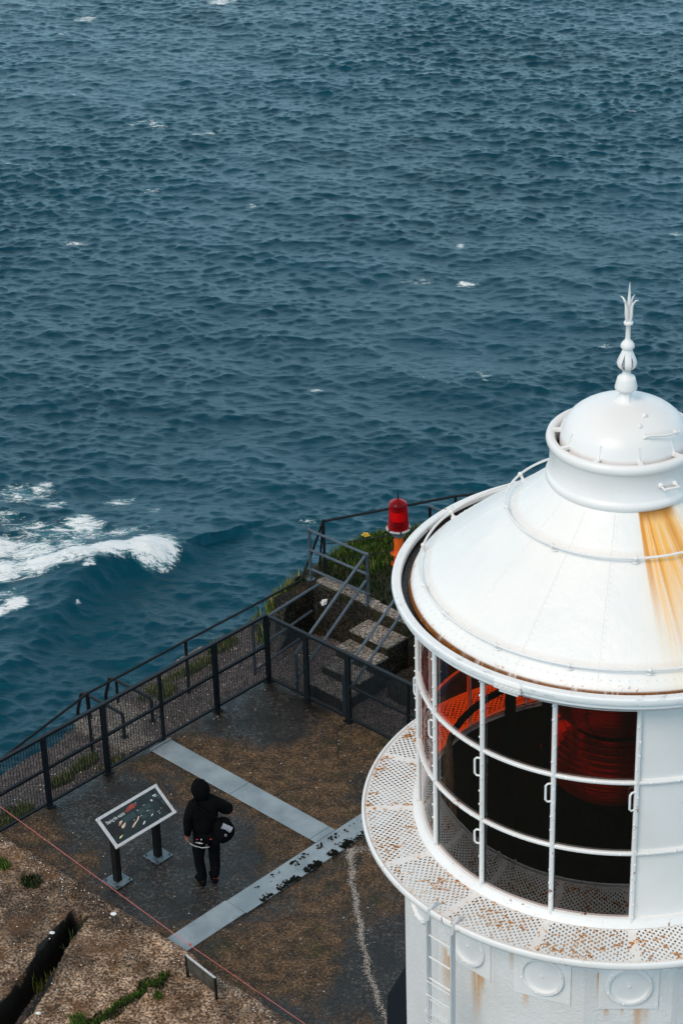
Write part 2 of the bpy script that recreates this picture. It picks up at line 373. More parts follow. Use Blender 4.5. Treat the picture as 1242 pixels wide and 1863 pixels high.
def build_sea():
    xs = axis(-70, 26, .11, 3800); ys = axis(46, 184, .115, 3800)
    X, Y = np.meshgrid(xs, ys, indexing='ij')
    N, L = 1800, 170.0
    tile = wave_tile(N, L, 1.5, 11, (-.12, -.99), 2.4); tb = wave_tile(N, L, 9.0, 5, (-.35, -.93), 2.4, .30)
    def samp(a):
        u = (X/L*N) % N; v = (Y/L*N) % N
        i = u.astype(int); j = v.astype(int); fu = u-i; fv = v-j; i2 = (i+1) % N; j2 = (j+1) % N; i %= N; j %= N
        return a[i, j]*(1-fu)*(1-fv)+a[i2, j]*fu*(1-fv)+a[i, j2]*(1-fu)*fv+a[i2, j2]*fu*fv
    far = np.clip(1-np.maximum.reduce([-72-X, X-34, 42-Y, Y-190, 0*X])/60, 0, 1)
    A = .034; A2 = .065; ch = 1.0
    G = 1+.28*np.sin(X*.09+1.3*np.sin(Y*.035)+.4)*np.sin(Y*.061+.9*np.sin(X*.043)+2.0)+.15*np.sin(X*.21-Y*.13+1.0)
    h, dx, dy = [samp(tile[q]*A)*G+samp(tb[q]*A2) for q in range(3)]
    jxx, jyy, jxy = (samp(tile[q]*A+tb[q]*A2)*ch for q in range(3, 6))
    J = (1+jxx)*(1+jyy)-jxy**2
    Z = h*far; XX = X+dx*ch*far; YY = Y+dy*ch*far
    # the one large breaking swell: its crest line, steep on the right/near side
    P = np.array([(-21.2, 74.2), (-22.9, 72.6), (-24.2, 71.6), (-25.1, 70.2), (-25.6, 68.6), (-26.2, 66.0), (-27.5, 62.0)])
    best = np.full(X.shape, 1e9); sd_ = np.zeros(X.shape); tt = np.zeros(X.shape)
    m_ = (X > -45) & (X < -8) & (Y > 52) & (Y < 92)
    xm, ym = X[m_], Y[m_]; b = np.full(xm.shape, 1e9); s = np.zeros(xm.shape); t_ = np.zeros(xm.shape)
    for q in range(len(P)-1):
        a0, a1 = P[q], P[q+1]; d = a1-a0; l2 = d@d
        t = np.clip(((xm-a0[0])*d[0]+(ym-a0[1])*d[1])/l2, 0, 1)
        ex = xm-a0[0]-t*d[0]; ey = ym-a0[1]-t*d[1]; dd = np.hypot(ex, ey); sg = np.sign(d[0]*ey-d[1]*ex)
        u = dd < b; b[u] = dd[u]; s[u] = (sg*dd)[u]; t_[u] = (q+t)[u]
    prof = np.where(s > 0, np.exp(-(s/.9)**2), np.exp(-(s/3.2)**2))*np.exp(-((t_-2.2)/3.2)**2)
    if True:
        zz = Z[m_]; Z[m_] = zz+1.15*prof
    # foam amount
    F = np.clip((.12-J)/.35, 0, 1)*.8*far
    def blob(cx, cy, rx, ry, ang, amp, pw=2.0):
        a = R(ang); ex = (X-cx)*cos(a)+(Y-cy)*sin(a); ey = -(X-cx)*sin(a)+(Y-cy)*cos(a)
        q = (np.abs(ex)/rx)**pw+(np.abs(ey)/ry)**pw
        return amp*np.clip(1.35-q, 0, 1.3)
    B = [(-22.7, 73.5, 1.5, 1.75, 20, 1.3), (-24.3, 73.0, 1.7, 1.45, 18, 1.1), (-26.0, 72.2, 1.8, 1.45, 15, 1.0), (-27.6, 71.6, 1.8, 1.5, 12, 1.0), (-29.4, 71.3, 1.8, 1.6, 5, .95), (-31.5, 71.2, 2, .8, 0, .8),
         (-28.6, 73.6, 1.7, 1.2, -20, .9), (-30.3, 74.0, 1.8, 1.2, 0, .88), (-26.9, 74.2, 1.2, .8, 30, .7), (-26.6, 76.3, 1.1, 1.5, 35, .82), (-28.0, 75.4, 2.4, 1.2, 10, .5), (-24.6, 75.6, 1.6, .7, 10, .5), (-30.5, 79.5, 1.8, 1.3, 0, .5), (-29, 68.8, 1.6, .7, 20, .5), (-27.6, 75.6, .9, .6, 0, .55), (-25.6, 75.0, 1.3, .5, 0, .5),
         (-27.9, 67.9, .75, .8, 30, .9), (-28.8, 67.2, 1.0, .6, 30, .7), (-29.8, 80.2, .9, .7, 10, .6), (-28.7, 78.6, .8, .5, 0, .55), (-25.5, 79.3, 1.0, .35, 10, .6), (-29.4, 76.0, 1.6, .9, 0, .45), (-31.0, 77, 1.2, .8, 0, .45),
         (-23.4, 78.2, .5, .4, 0, .45), (-25.0, 70.7, .5, .35, 45, .7), (-25.1, 68.2, .10, .25, 0, .5),
         (-9.9, 109, 1.0, .55, 10, .75), (-13, 108.9, 1.4, .8, 15, .5), (-31.3, 135.8, 1.4, .6, 0, .62), (-35, 137.7, 1.0, 1.0, 40, .72), (-36.5, 138.0, 1.6, .5, 10, .6), (-36.2, 171, 1.6, 1.3, 0, .9), (-36.1, 114, 1.2, .6, 0, .6), (-10.9, 115, .35, 1.0, 0, .8),
         (-15.5, 77.7, .5, .4, 0, .4), (-1.4, 100, .7, .5, 0, .6), (2.9, 118, .9, .5, 0, .7), (-47, 165, 1.6, .8, 0, .7), (-17.2, 93, .6, .35, 20, .55), (-33, 124, 1, .5, 10, .55), (-25.5, 121.5, .5, .5, 30, .7)]
    for b_ in B: F = np.maximum(F, blob(*(b_ if b_[1] < 82 else (b_[0], b_[1], b_[2]*.9, b_[3]*.8, b_[4], b_[5]*.72))))
    # small caps on the tops of the higher waves
    g = np.random.default_rng(4); cand = np.argwhere((Z > .18) & (X > -62) & (X < 12) & (Y > 84) & (Y < 180)); 
    for q in cand[g.permutation(len(cand))[:46]]:
        cx, cy = X[q[0], q[1]], Y[q[0], q[1]]; a = .10+.45*g.random()**3
        i0, i1 = max(0, q[0]-18), q[0]+18; j0, j1 = max(0, q[1]-10), q[1]+10
        F[i0:i1, j0:j1] = np.maximum(F[i0:i1, j0:j1], (.32+.25*g.random())*np.clip(1.35-((X[i0:i1, j0:j1]-cx)/a)**2-((Y[i0:i1, j0:j1]-cy+.2*(X[i0:i1, j0:j1]-cx))/(.16+.2*a))**2, 0, 1.3))
    # lift where the foam is thick
    thick = np.clip(F-.8, 0, 1); Z += thick*.22*(X < -20)*(Y < 77)
    V = np.stack([XX, YY, Z+SEA], -1).reshape(-1, 3).astype(np.float32)
    nx, ny = X.shape
    i = (np.arange(nx-1)[:, None]*ny+np.arange(ny-1)[None, :]).ravel()
    Q = np.stack([i, i+ny, i+ny+1, i+1], -1).astype(np.int32)
    me = bpy.data.meshes.new('sea'); me.vertices.add(len(V)); me.vertices.foreach_set('co', V.ravel())
    me.loops.add(Q.size); me.loops.foreach_set('vertex_index', Q.ravel())
    me.polygons.add(len(Q)); me.polygons.foreach_set('loop_start', np.arange(0, Q.size, 4, dtype=np.int32))
    try: me.polygons.foreach_set('loop_total', np.full(len(Q), 4, dtype=np.int32))
    except Exception: pass
    me.polygons.foreach_set('use_smooth', np.ones(len(Q), dtype=bool))
    at = me.attributes.new('foam', 'FLOAT', 'POINT'); at.data.foreach_set('value', F.ravel().astype(np.float32))
    me.update(calc_edges=True); me.validate()
    o = bpy.data.objects.new('sea', me); COL.objects.link(o); tag(o, kind='structure')
    m = NM('sea_water'); p = m.pos(False)
    ps = m.mapv(p, (.8, 1.9, 1), rot=(0, 0, .10))
    n1 = m.noise(ps, 2.6, 6, .68, .3); n2 = m.noise(ps, 9, 5, .6, .3)
    hb = m.math('ADD', n1, m.math('MULTIPLY', n2, .22))
    nb = m.bump(hb, .055, 1.0)
    a = m.n('Attribute', attribute_name='foam').outputs['Fac']
    pf = m.mapv(p, (.7, 2.0, 1), rot=(0, 0, -.25))
    f1 = m.noise(pf, 1.4, 8, .72, 1.2); f2 = m.noise(pf, 7, 7, .75, .8)
    fa = m.math('ADD', m.math('MULTIPLY', f1, .9), m.math('MULTIPLY', f2, .55))
    foam = m.rng(m.math('ADD', m.math('MULTIPLY', a, 1.05), m.math('MULTIPLY', m.math('SUBTRACT', fa, .75), 4.0)), .36, 1.10)
    foam = m.math('MULTIPLY', foam, m.rng(a, .04, .3))
    slope = m.rng(a, .25, .9)
    c = m.mix(m.rng(m.noise(p, .05, 3), .35, .65), (.0002, .026, .046), (.0005, .036, .060))
    c = m.mix(m.math('MULTIPLY', slope, .55), c, (.02, .17, .20))
    c = m.mix(foam, c, (.92, .92, .92))
    fb = m.bump(f2, .12, .8, nb)
    mv = m.n('Mix', data_type='VECTOR'); m.put(mv.inputs[0], foam); m.put(mv.inputs[4], nb); m.put(mv.inputs[5], fb)
    o.data.materials.append(m.fin(c, m.rng(foam, 0, 1, .10, .9), normal=mv.outputs[1], IOR=1.37, **{'Specular Tint': (.15, .80, 1.0)}))
build_sea()

# ------------------------------------------------------------------ ground sheets
def fbm(x, y, s=1.0, o=4):
    return noise.fractal(Vector((x*s, y*s, 0)), 1.0, 2.0, o)
def sheet(name, us, vs, hf, mat, hole=None, kind='structure'):
    V = []; F = []
    for u in us:
        for v in vs: V.append(W(u, v, hf(u, v)))
    ny = len(vs)
    for i in range(len(us)-1):
        for j in range(ny-1):
            if hole and hole((us[i]+us[i+1])/2, (vs[j]+vs[j+1])/2): continue
            F.append((i*ny+j, (i+1)*ny+j, (i+1)*ny+j+1, i*ny+j+1))
    b = MB(); b.add(V, F); o = b.build(name, mat, smooth=True, sharp=60); tag(o, kind=kind); return o
def lin(a, b, s): return list(np.linspace(a, b, max(2, int(round((b-a)/s))+1)))
def hpath(u, v):
    base = -.07-.075*max(0, min(v, 4))*(1 if u < 0 else 0)-.09*max(0, -u)
    if v > 5.3 and u > 0: base = -.3
    if u < -1.85+.15*fbm(v, 3, 1.1): base -= .9*min(1, max(0, (-1.85-u+.15)/.4))
    return base+.03*fbm(u, v, 1.7)+.012*fbm(u, v, 9)
PATH_U = lin(-2.5, 3.2, .07)
o = sheet('path', PATH_U+lin(3.3, 26, 1.5), lin(-1.75, 8.5, .07)+lin(9, 45, 2.5), hpath, M['path'], hole=lambda u, v: (u > .12 and .15 < v < 5.3 and u < 19))
# terrace slab, with a kerb edge under the fences
o = sheet('terrace_floor', lin(-.07, 9, .09)+lin(9.5, 20, .75), lin(-.06, 5.46, .09), lambda u, v: .006*fbm(u, v, 1.3), M['terrace'])
b = MB()
b.box(W(-.075, 2.66, -.45), (.03, 5.5, .88), (UX, VX, ZX)); b.box(W(9.96, -.066, -.45), (20.1, .03, .88), (UX, VX, ZX))
tag(b.build('terrace_edge', M['wall']), kind='structure')
# near slab with a slot
SL0 = np.array([2.33, 5.92]); SL1 = np.array([3.35, 8.1])
def slot(u, v):
    d = SL1-SL0; L = np.hypot(*d); d = d/L; e = np.array([u, v])-SL0; t = e@d; s = e[0]*-d[1]+e[1]*d[0]
    wd = .12+.030*fbm(t, 1, 3)+.10*t/L
    a = max(0, min(1, (wd-abs(s))/.06)); c = max(0, min(1, (t+.02)/.04))
    return a*c
def hslab(u, v):
    z = .13+.018*fbm(u, v, .9)+.008*fbm(u, v, 6)
    if v < 5.52: z -= .03*(5.52-v)/.08
    # low rib crossing towards the viewer's side
    s = u-(4.12+.05*fbm(v, 2, 2)); z += -.05*math.exp(-(s/.05)**2)*(v > 5.9)
    if u > 4.12: z -= .10*min(1, (u-4.12)/.1)
    return z-.45*slot(u, v)
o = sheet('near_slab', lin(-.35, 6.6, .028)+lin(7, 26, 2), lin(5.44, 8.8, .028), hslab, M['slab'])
sheet('ground', [-2.2]+lin(0, 40, 2.5), lin(8.75, 60, 2.5), lambda u, v: .10, M['soil'])
# headland behind the retaining wall
def edge_v(u):   # far (sea side) edge of the headland
    if u < -.1: return -1.95-(u+1.15)*2.3
    return -4.4-.55*(u+.1)
def hhead(u, v):
    z = .78+.05*fbm(u, v, 1.4)+.02*fbm(u, v, 5)
    d = v-edge_v(u)              # >0 inland
    crest = math.exp(-((d-.45)/.5)**2)
    z += .33*crest*(1 if u > -.6 else max(0, (u+1.2)/.6))
    gully = math.exp(-((v+2.15)/.28)**2)*min(1, max(0, (u-.55)/.25)); z -= .45*gully
    if d < 0: z += d*2.2
    if u < -.95: z += (u+.95)*2.6
    return max(z, -6)
sheet('headland', lin(-2.6, 4, .08)+lin(4.3, 26, 1), lin(-9, -1.66, .08), hhead, M['soil'])
# flank bank between path end and headland (left of wall)
def hbank(u, v):
    t = min(1, max(0, (-v-.55)/1.1)); t = t*t*(3-2*t)
    z = -.25+1.0*t
    if u < -.9: z += (u+.9)*1.1
    return z+.06*fbm(u, v, 2.2)
sheet('rocky_bank', lin(-2.9, -.62, .07), lin(-1.95, -.2, .07), hbank, M['rock'])
# cliff skirt down to the sea
bd = [(-2.0, 45, -2), (-2.0, 20, -1.0), (-2.0, 9, -.9), (-2.0, 4, -.8), (-1.98, 1, -.75), (-2.1, -1, -.8), (-2.3, -2.4, -1.2), (-1.9, -4.2, -1.4), (-.9, -6.2, -1.6), (1.5, -7.4, -1.6), (6, -9, -1.6), (26, -9, -1.6)]
V = []; F = []; offs = [(0, 0), (.25, 1.2), (.9, 4), (2.3, 10), (4.2, 20), (7.5, 37)]
pts = []
for i in range(len(bd)-1):
    for t in np.linspace(0, 1, 8, endpoint=False): pts.append(tuple(np.array(bd[i])*(1-t)+np.array(bd[i+1])*t))
pts.append(bd[-1])
for i, p in enumerate(pts):
    a = pts[max(0, i-1)]; b_ = pts[min(len(pts)-1, i+1)]; t = np.array([b_[0]-a[0], b_[1]-a[1]]); t /= np.hypot(*t); nrm = np.array([t[1], -t[0]])
    for (dd, dz) in offs:
        k = .35*min(dd, 2)*fbm(i*.5, dz*.3, 1); V.append(W(p[0]+nrm[0]*(dd+k), p[1]+nrm[1]*(dd+k), p[2]-dz*(1+0*k)))
n_ = len(offs)
for i in range(len(pts)-1):
    for j in range(n_-1): F.append((i*n_+j, (i+1)*n_+j, (i+1)*n_+j+1, i*n_+j+1))
b = MB(); b.add(V, F); tag(b.build('cliff', M['rock'], smooth=True, sharp=80), kind='structure')

# ------------------------------------------------------------------ grass
def blades(name, mat, spots, hf, n, spread, length, lean=.35, wid=.008, kind='stuff', lab=None, cat=None):
    V = []; F = []
    for (u, v, amt, ru, rv) in spots:
        for _ in range(int(n*amt)):
            a = random.uniform(0, 2*PI); r = math.sqrt(random.random())
            uu = u+ru*r*cos(a); vv = v+rv*r*sin(a); z = hf(uu, vv)
            L = length*random.uniform(.45, 1.15); p = W(uu, vv, z-.01)
            la = random.uniform(0, 2*PI); ln = Vector((cos(la), sin(la), 0))*L*random.uniform(.1, 1)*lean+Vector((-.25, -.1, 0))*L*.5
            sdv = Vector((cos(la+1.57), sin(la+1.57), 0))*wid*random.uniform(.6, 1.3)
            p1 = p+Vector((0, 0, L*.55))+ln*.35; p2 = p+Vector((0, 0, L*random.uniform(.75, 1)))+ln
            k = len(V); V += [p-sdv, p+sdv, p1+sdv*.8, p1-sdv*.8, p2]
            F += [(k, k+1, k+2, k+3), (k+3, k+2, k+4)]
    me = bpy.data.meshes.new(name); me.from_pydata(V, [], F); me.update(); me.materials.append(mat)
    o = bpy.data.objects.new(name, me); COL.objects.link(o); tag(o, lab, cat, kind=kind); return o
sp = []
for i in range(60):
    u = random.uniform(-.75, 5); e = edge_v(u); sp.append((u, e+random.uniform(.15, 1.0), 1, .35, .3))
blades('grass', M['grass'], sp, hhead, 330, 0, .17, kind='stuff', lab='bright green grass along the crest of the headland', cat='grass')
sp = []
for i in range(34):
    u = random.uniform(-.9, 5); e = edge_v(u); sp.append((u, e+random.uniform(-.1, .25), 1, .3, .18))
blades('grass', M['grass_dry'], sp, hhead, 170, 0, .20, kind='stuff', lab='yellow tipped grass on the seaward rim of the headland', cat='grass')
sp = [(random.uniform(-.7, 5), random.uniform(-2.9, -1.75), 1, .3, .2) for _ in range(45)]
blades('grass', M['grass_dark'], sp, hhead, 170, 0, .12, kind='stuff', lab='dark short grass on top of the retaining wall', cat='grass')
sp = [(-1.35, -1.0, 1.2, .3, .25), (-1.6, -.75, 1, .2, .3), (-1.75, -1.2, 1, .2, .3), (-1.25, -1.5, 1, .25, .25), (-1.5, -1.8, .8, .3, .2), (-1.1, -1.75, .8, .2, .2)]
blades('grass', M['grass'], sp, hbank, 420, 0, .20, kind='stuff', lab='green grass on the rocky bank left of the steps', cat='grass')
blades('grass', M['grass_dry'], sp, hbank, 130, 0, .32, kind='stuff', lab='dry grass stalks on the rocky bank left of the steps', cat='grass')
sp = [(-1.55, -.45, 1, .15, .3), (-1.4, .25, 1, .12, .35), (-1.25, 1.05, .8, .12, .2), (-.85, 3.1, .8, .12, .25), (-.82, 3.6, .7, .12, .25), (-.72, 4.6, .9, .2, .35), (-1.5, .9, .5, .1, .6), (-.45, 4.9, .6, .25, .3), (-.5, 2.9, .3, .1, .3)]
blades('grass', M['grass_dry'], sp, hpath, 330, 0, .16, kind='stuff', lab='yellow green grass strip beside the clifftop path', cat='grass')
blades('grass', M['grass'], sp, hpath, 260, 0, .12, kind='stuff', lab='short green grass beside the clifftop path', cat='grass')
sp = [(2.5+.11*i, 6.15+.235*i, .9, .07, .13) for i in range(8)]
blades('grass', M['grass_dark'], sp, hslab, 90, 0, .16, kind='stuff', lab='dark grass growing in the slot of the slab', cat='grass')
blades('grass_tuft', M['grass_dry'], [(2.72, 6.85, 1, .08, .22)], hslab, 110, 0, .2, kind=None, lab='pale yellow grass tuft standing in the slot of the slab', cat='grass tuft')
sp = [(4.1+random.uniform(-.03, .03), 6.0+.13*i, 1, .03, .08) for i in range(12)]
blades('grass', M['grass'], sp, hslab, 95, 0, .09, kind='stuff', lab='thin green grass line in the crack across the slab', cat='grass')
blades('grass', M['grass_dark'], [(u+random.uniform(-.04, .06), v, 1, .06, .10) for (u, v, a, c_, d_) in sp], hslab, 110, 0, .07, kind='stuff', lab='dark low growth along the crack across the slab', cat='grass')
blades('grass_tuft', M['grass'], [(4.02, 7.35, 1, .13, .1)], hslab, 420, 0, .17, kind=None, lab='bright green grass tuft at the bottom edge of the photo', cat='grass tuft')
blades('grass_tuft', M['grass'], [(.72, 5.93, 1, .13, .1)], hslab, 260, 0, .13, kind=None, lab='green grass tuft on the slab by the left edge of the photo', cat='grass tuft')
blades('grass_tuft', M['grass_dark'], [(1.32, 5.9, 1, .15, .13)], hslab, 320, 0, .12, kind=None, lab='dark brown green plant clump on the slab left of the slot', cat='plant')
blades('grass_tuft', M['grass'], [(4.28, 6.25, 1, .06, .06)], hslab, 90, 0, .11, kind=None, lab='small green tuft right of the grass line near the low board', cat='grass tuft')

# ------------------------------------------------------------------ retaining wall and steps
def rough_box(b, u0, u1, v0, v1, z0, z1, st=.09, amp=.018, top=None):
    def P(u, v, z):
        k = amp; return W(u+k*fbm(v*3+z*2, u*3, 1.3), v+k*fbm(u*3-z*2, v*3+5, 1.3), z+k*.6*fbm(u*2, v*2+9, 1.7))
    def grid(fn, na, nb_):
        vs = [fn(i/na, j/nb_) for i in range(na+1) for j in range(nb_+1)]
        b.add(vs, [(i*(nb_+1)+j, (i+1)*(nb_+1)+j, (i+1)*(nb_+1)+j+1, i*(nb_+1)+j+1) for i in range(na) for j in range(nb_)])
    nu = max(1, int((u1-u0)/st)); nv = max(1, int((v1-v0)/st)); nz = max(1, int((z1-z0)/st)); L = lambda a, c, t: a+(c-a)*t
    grid(lambda s, t: P(L(u0, u1, s), L(v0, v1, t), z1), nu, nv)
    for vv in (v0, v1): grid(lambda s, t: P(L(u0, u1, s), vv, L(z0, z1, t)), nu, nz)
    for uu in (u0, u1): grid(lambda s, t: P(uu, L(v0, v1, s), L(z0, z1, t)), nv, nz)
t = thing('retaining_wall', W(0, -1.8, 0), 'dark mossy concrete retaining wall behind the steps, under the grassy headland', 'retaining wall')
b = MB(); rough_box(b, -.72, 9, -1.95, -1.66, -.3, .80); b.build('wall_face', M['wall'], t, True)
b = MB(); rough_box(b, -.88, -.62, -1.68, -1.02, -.3, .72, amp=.04); b.build('wall_return', M['wall'], t, True)
b = MB(); rough_box(b, -.62, .62, -1.93, -1.74, .80, .835, amp=.01); rough_box(b, .62, 9, -1.9, -1.72, .80, .83, amp=.01); b.build('coping', M['step'], t, True)
t = thing('concrete_steps', W(1.03, -.2, 0), 'pale weathered concrete steps climbing to the headland behind the right fence', 'steps')
for z, v1, v0 in ((.64, -1.20, -1.64), (.48, -.87, -1.20), (.32, -.54, -.87), (.16, -.21, -.54)):
    b = MB(); rough_box(b, .62, 1.45, v0, v1, z-.03, z, st=.06, amp=.010); q_ = b.build('step', M['step'], t, True)
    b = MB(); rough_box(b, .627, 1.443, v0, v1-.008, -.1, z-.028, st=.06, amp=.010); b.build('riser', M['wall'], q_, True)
# dark raised ground right of the steps
b = MB(); rough_box(b, 1.62, 9, -1.6, -.95, -.1, .22, amp=.05); tag(b.build('rock_shelf', M['wall'], smooth=True), kind='structure')

# ------------------------------------------------------------------ handrails
def pipe_seq(name, t, pts, r=.024, mat=None):
    b = MB(); b.tube(pts, r, 8); return b.build(name, mat or M['pipe'], t, True)
def joint(b, p, r=.034): b.sphere(p, r, 8, 6)
PA = W(-.72, -1.72, .82); PB = W(.5, -1.77, .80)
t = thing('pipe_handrail', PA, 'grey galvanised three rail pipe barrier on top of the retaining wall, left of the steps', 'handrail', 'grey pipe rails by the steps')
for P_ in (PA, PB):
    b = MB(); b.tube([P_, P_+Vector((0, 0, .93))], .027, 8); q = b.build('post', M['pipe'], t, True)
    b = MB(); b.lathe([(0, .02), (.07, .02), (.07, 0), (0, 0)], 12, c=P_); b.build('foot_flange', M['pipe'], q)
for z in (.92, .56, .20):
    b = MB(); b.tube([PA+ZX*z, PB+ZX*z], .022, 8); joint(b, PA+ZX*z); joint(b, PB+ZX*z); b.build('rail', M['pipe'], t, True)
def stair_rail(u, lab, z_t, z_l, vt, vl, zt2, zl2, vt2, vl2):
    t = thing('stair_rail', W(u, vl, 0), lab, 'handrail', 'grey pipe rails by the steps')
    sl = (z_l-z_t)/(vl-vt)
    b = MB(); b.tube([W(u, vt, z_t), W(u, vl, z_l), W(u, vl+.32, z_l+sl*.32)], .024, 8); b.build('rail', M['pipe'], t, True)
    b = MB(); b.tube([W(u, vt2, zt2), W(u, vl2, zl2), W(u, vl2+.32, zl2+sl*.32)], .024, 8); b.build('rail', M['pipe'], t, True)
    v_ = min(vl+.3, -.1)
    b = MB(); b.tube([W(u, v_, -.05), W(u, v_, z_l+sl*(v_-vl))], .027, 8); b.build('post', M['pipe'], t, True)
    return t
stair_rail(.5, 'grey double pipe stair rail sloping down the left side of the steps', 1.71, .86, -1.72, -.43, 1.26, .36, -1.73, -.39)
t = stair_rail(1.52, 'grey double pipe stair rail sloping down the right side of the steps', 1.72, .92, -1.62, -.42, 1.30, .46, -1.62, -.38)
b = MB(); b.tube([W(1.52, -1.75, .8), W(1.52, -1.75, 1.80)], .027, 8); b.build('post', M['pipe'], t, True)
t = thing('path_rail', W(-.45, -.45, -.1), 'grey low three bar pipe rail between the fence corner and the retaining wall', 'handrail', 'grey pipe rails by the steps')
for (z0, z1, v0) in ((.87, .81, -1.62), (.45, .34, -1.45), (.06, -.02, -1.15)):
    b = MB(); b.tube([W(-.45, v0, z0+.01), W(-.45, -.12, z1-.03)], .022, 8); b.build('rail', M['pipe'], t, True)
b = MB(); b.tube([W(-.45, -.12, -.15), W(-.45, -.12, .84)], .026, 8); b.build('post', M['pipe'], t, True)
# dark clifftop railing
t = thing('clifftop_railing', W(-.8, -2.1, .8), 'dark thin clifftop railing with a top rail and two wires behind the red beacon', 'railing', 'dark railings along the cliff edge')
posts = [(-.62, -1.95), (.42, -3.98), (1.0, -4.75), (2.3, -5.4), (4.2, -5.9), (6.5, -6.5)]
for i, (u, v) in enumerate(posts):
    b = MB(); dz = .82
    b.tube([W(u, v, .6), W(u, v, 1.82+.05*(i == 0))], .024, 7)
    if i == 0: b.tube([W(u-.25, v-.1, .7), W(u, v, 1.85)], .018, 6)
    b.build('post', M['rail_dark'], t, True)
tops = [W(u, v, 1.84) for (u, v) in posts]
b = MB(); b.tube(tops, .022, 7); b.build('top_rail', M['rail_dark'], t, True)
for zz in (1.42, 1.12):
    b = MB(); pp = []
    for i in range(len(posts)-1):
        for s in np.linspace(0, 1, 7, endpoint=(i == len(posts)-2)):
            u = posts[i][0]*(1-s)+posts[i+1][0]*s; v = posts[i][1]*(1-s)+posts[i+1][1]*s; pp.append(W(u, v, zz-.07*4*s*(1-s)))
    b.tube(pp, .009, 5); b.build('wire', M['rail_dark'], t, True)
t = thing('pipe_barrier', W(-.15, -4.2, .9), 'grey pipe barrier beside the clifftop railing, right of the red beacon', 'pipe barrier', 'grey pipe rails by the steps')
q0 = W(-.25, -4.1, .95); q1 = W(1.2, -4.1, .95)
for P_ in (q0, q1):
    b = MB(); b.tube([P_, P_+ZX*.42], .027, 8); b.build('post', M['rail_dark'] if P_ is q0 else M['pipe'], t, True)
for z in (.42, .14):
    b = MB(); b.tube([q0+ZX*z, q1+ZX*z], .024, 8); joint(b, q0+ZX*z); b.build('rail', M['pipe'], t, True)
# dark outer railing along the path
t = thing('path_railing', W(-.95, .85, -.2), 'dark single rail railing along the clifftop path outside the left fence', 'railing', 'dark railings along the cliff edge')
b = MB(); b.tube([W(-.64, -1.97, 1.84), W(-.8, -1.85, 1.25), W(-.86, -1.62, .80), W(-.93, -.35, .75), W(-.95, .85, .75), W(-.95, 2.85, .76), W(-.95, 4.7, .42), W(-.95, 7, .05)], .021, 7); b.build('top_rail', M['rail_dark'], t, True)
for v, z in ((.85, .75), (2.87, .76), (4.9, .38), (-1.62, .8)):
    b = MB(); b.tube([W(-.95, v, hpath(-.95, v)-.1), W(-.95, v, z)], .027, 7); joint(b, W(-.95, v, z), .034); b.build('post', M['rail_dark'], t, True)
# concrete block with two hoop handrails
b = MB(); rough_box(b, -1.75, -.48, 1.62, 2.55, -1.0, -.27, st=.07, amp=.014)
tag(b.build('concrete_block', M['step'], smooth=True), 'low pale concrete block on the clifftop path carrying two dark pipe hoops', 'concrete block')
for v, lab in ((2.3, 'dark pipe hoop handrail on the near side of the concrete block'), (1.72, 'dark pipe hoop handrail on the far side of the concrete block')):
    t = thing('hoop_handrail', W(-.85, v, -.27), lab, 'handrail', 'hoop handrails on the concrete block')
    b = MB(); b.tube([W(-.85, v, -.28), W(-.85, v, .10), W(-.88, v, .15), W(-1.72, v, .15), W(-1.82, v, .12), W(-1.95, v, -.25), W(-2.0, v, -1.0)], .027, 8); b.build('hoop', M['rail_dark'], t, True)
    b = MB(); b.tube([W(-1.66, v, -.3), W(-1.66, v, .15)], .024, 8); b.build('post', M['rail_dark'], t, True)
    b = MB(); b.lathe([(0, .015), (.06, .015), (.06, 0), (0, 0)], 10, c=W(-.85, v, -.27)); b.build('foot_flange', M['rail_dark'], t)

# ------------------------------------------------------------------ mesh fences
HF = 1.225
def mesh_panel(t, P0, dv, L, z0, z1, pitch_h=.0235, pitch_v=.052):
    b = MB(); nrm = dv.cross(ZX)
    z = z0+.01
    while z < z1: b.box(P0+dv*(L/2)+ZX*z, (L, .004, .0062), (dv, nrm, ZX)); z += pitch_h
    x = .02
    while x < L: b.box(P0+dv*x+nrm*.006+ZX*((z0+z1)/2), (.006, .004, z1-z0), (dv, nrm, ZX)); x += pitch_v
    return b.build('mesh_panel', M['dark_metal'], t)
def fence(lab, org, dv, stations, wides, mids, skip_first=False):
    t = thing('mesh_fence', org, lab, 'fence', 'black mesh fences round the terrace')
    nrm = dv.cross(ZX)
    for i, (s, wd) in enumerate(zip(stations, wides)):
        if wd <= 0: continue
        b = MB(); b.box(org+dv*s+ZX*(HF/2-.005), (wd, .05, HF-.03), (dv, nrm, ZX), .004)
        b.box(org+dv*s+ZX*.008, (wd+.05, .13, .016), (dv, nrm, ZX))
        b.build('post', M['dark_metal'], t)
    e = stations[-1]
    b = MB(); b.box(org+dv*(e/2)+ZX*(HF-.012), (e, .062, .045), (dv, nrm, ZX), .005); b.build('top_rail', M['dark_metal'], t)
    b = MB(); b.box(org+dv*(e/2)+ZX*.075, (e, .035, .035), (dv, nrm, ZX), .003); b.build('bottom_rail', M['dark_metal'], t)
    for i in range(len(stations)-1):
        a, c = stations[i]+.03, stations[i+1]-.03
        if mids[i]:
            b = MB(); b.box(org+dv*((a+c)/2)+nrm*.004+ZX*.66, (c-a, .045, .04), (dv, nrm, ZX), .003); b.build('mid_rail', M['dark_metal'], t)
            mesh_panel(t, org+dv*a, dv, c-a, .10, .64); mesh_panel(t, org+dv*a, dv, c-a, .68, HF-.04)
        else: mesh_panel(t, org+dv*a, dv, c-a, .10, HF-.04)
    return t
sp_ = 1.118
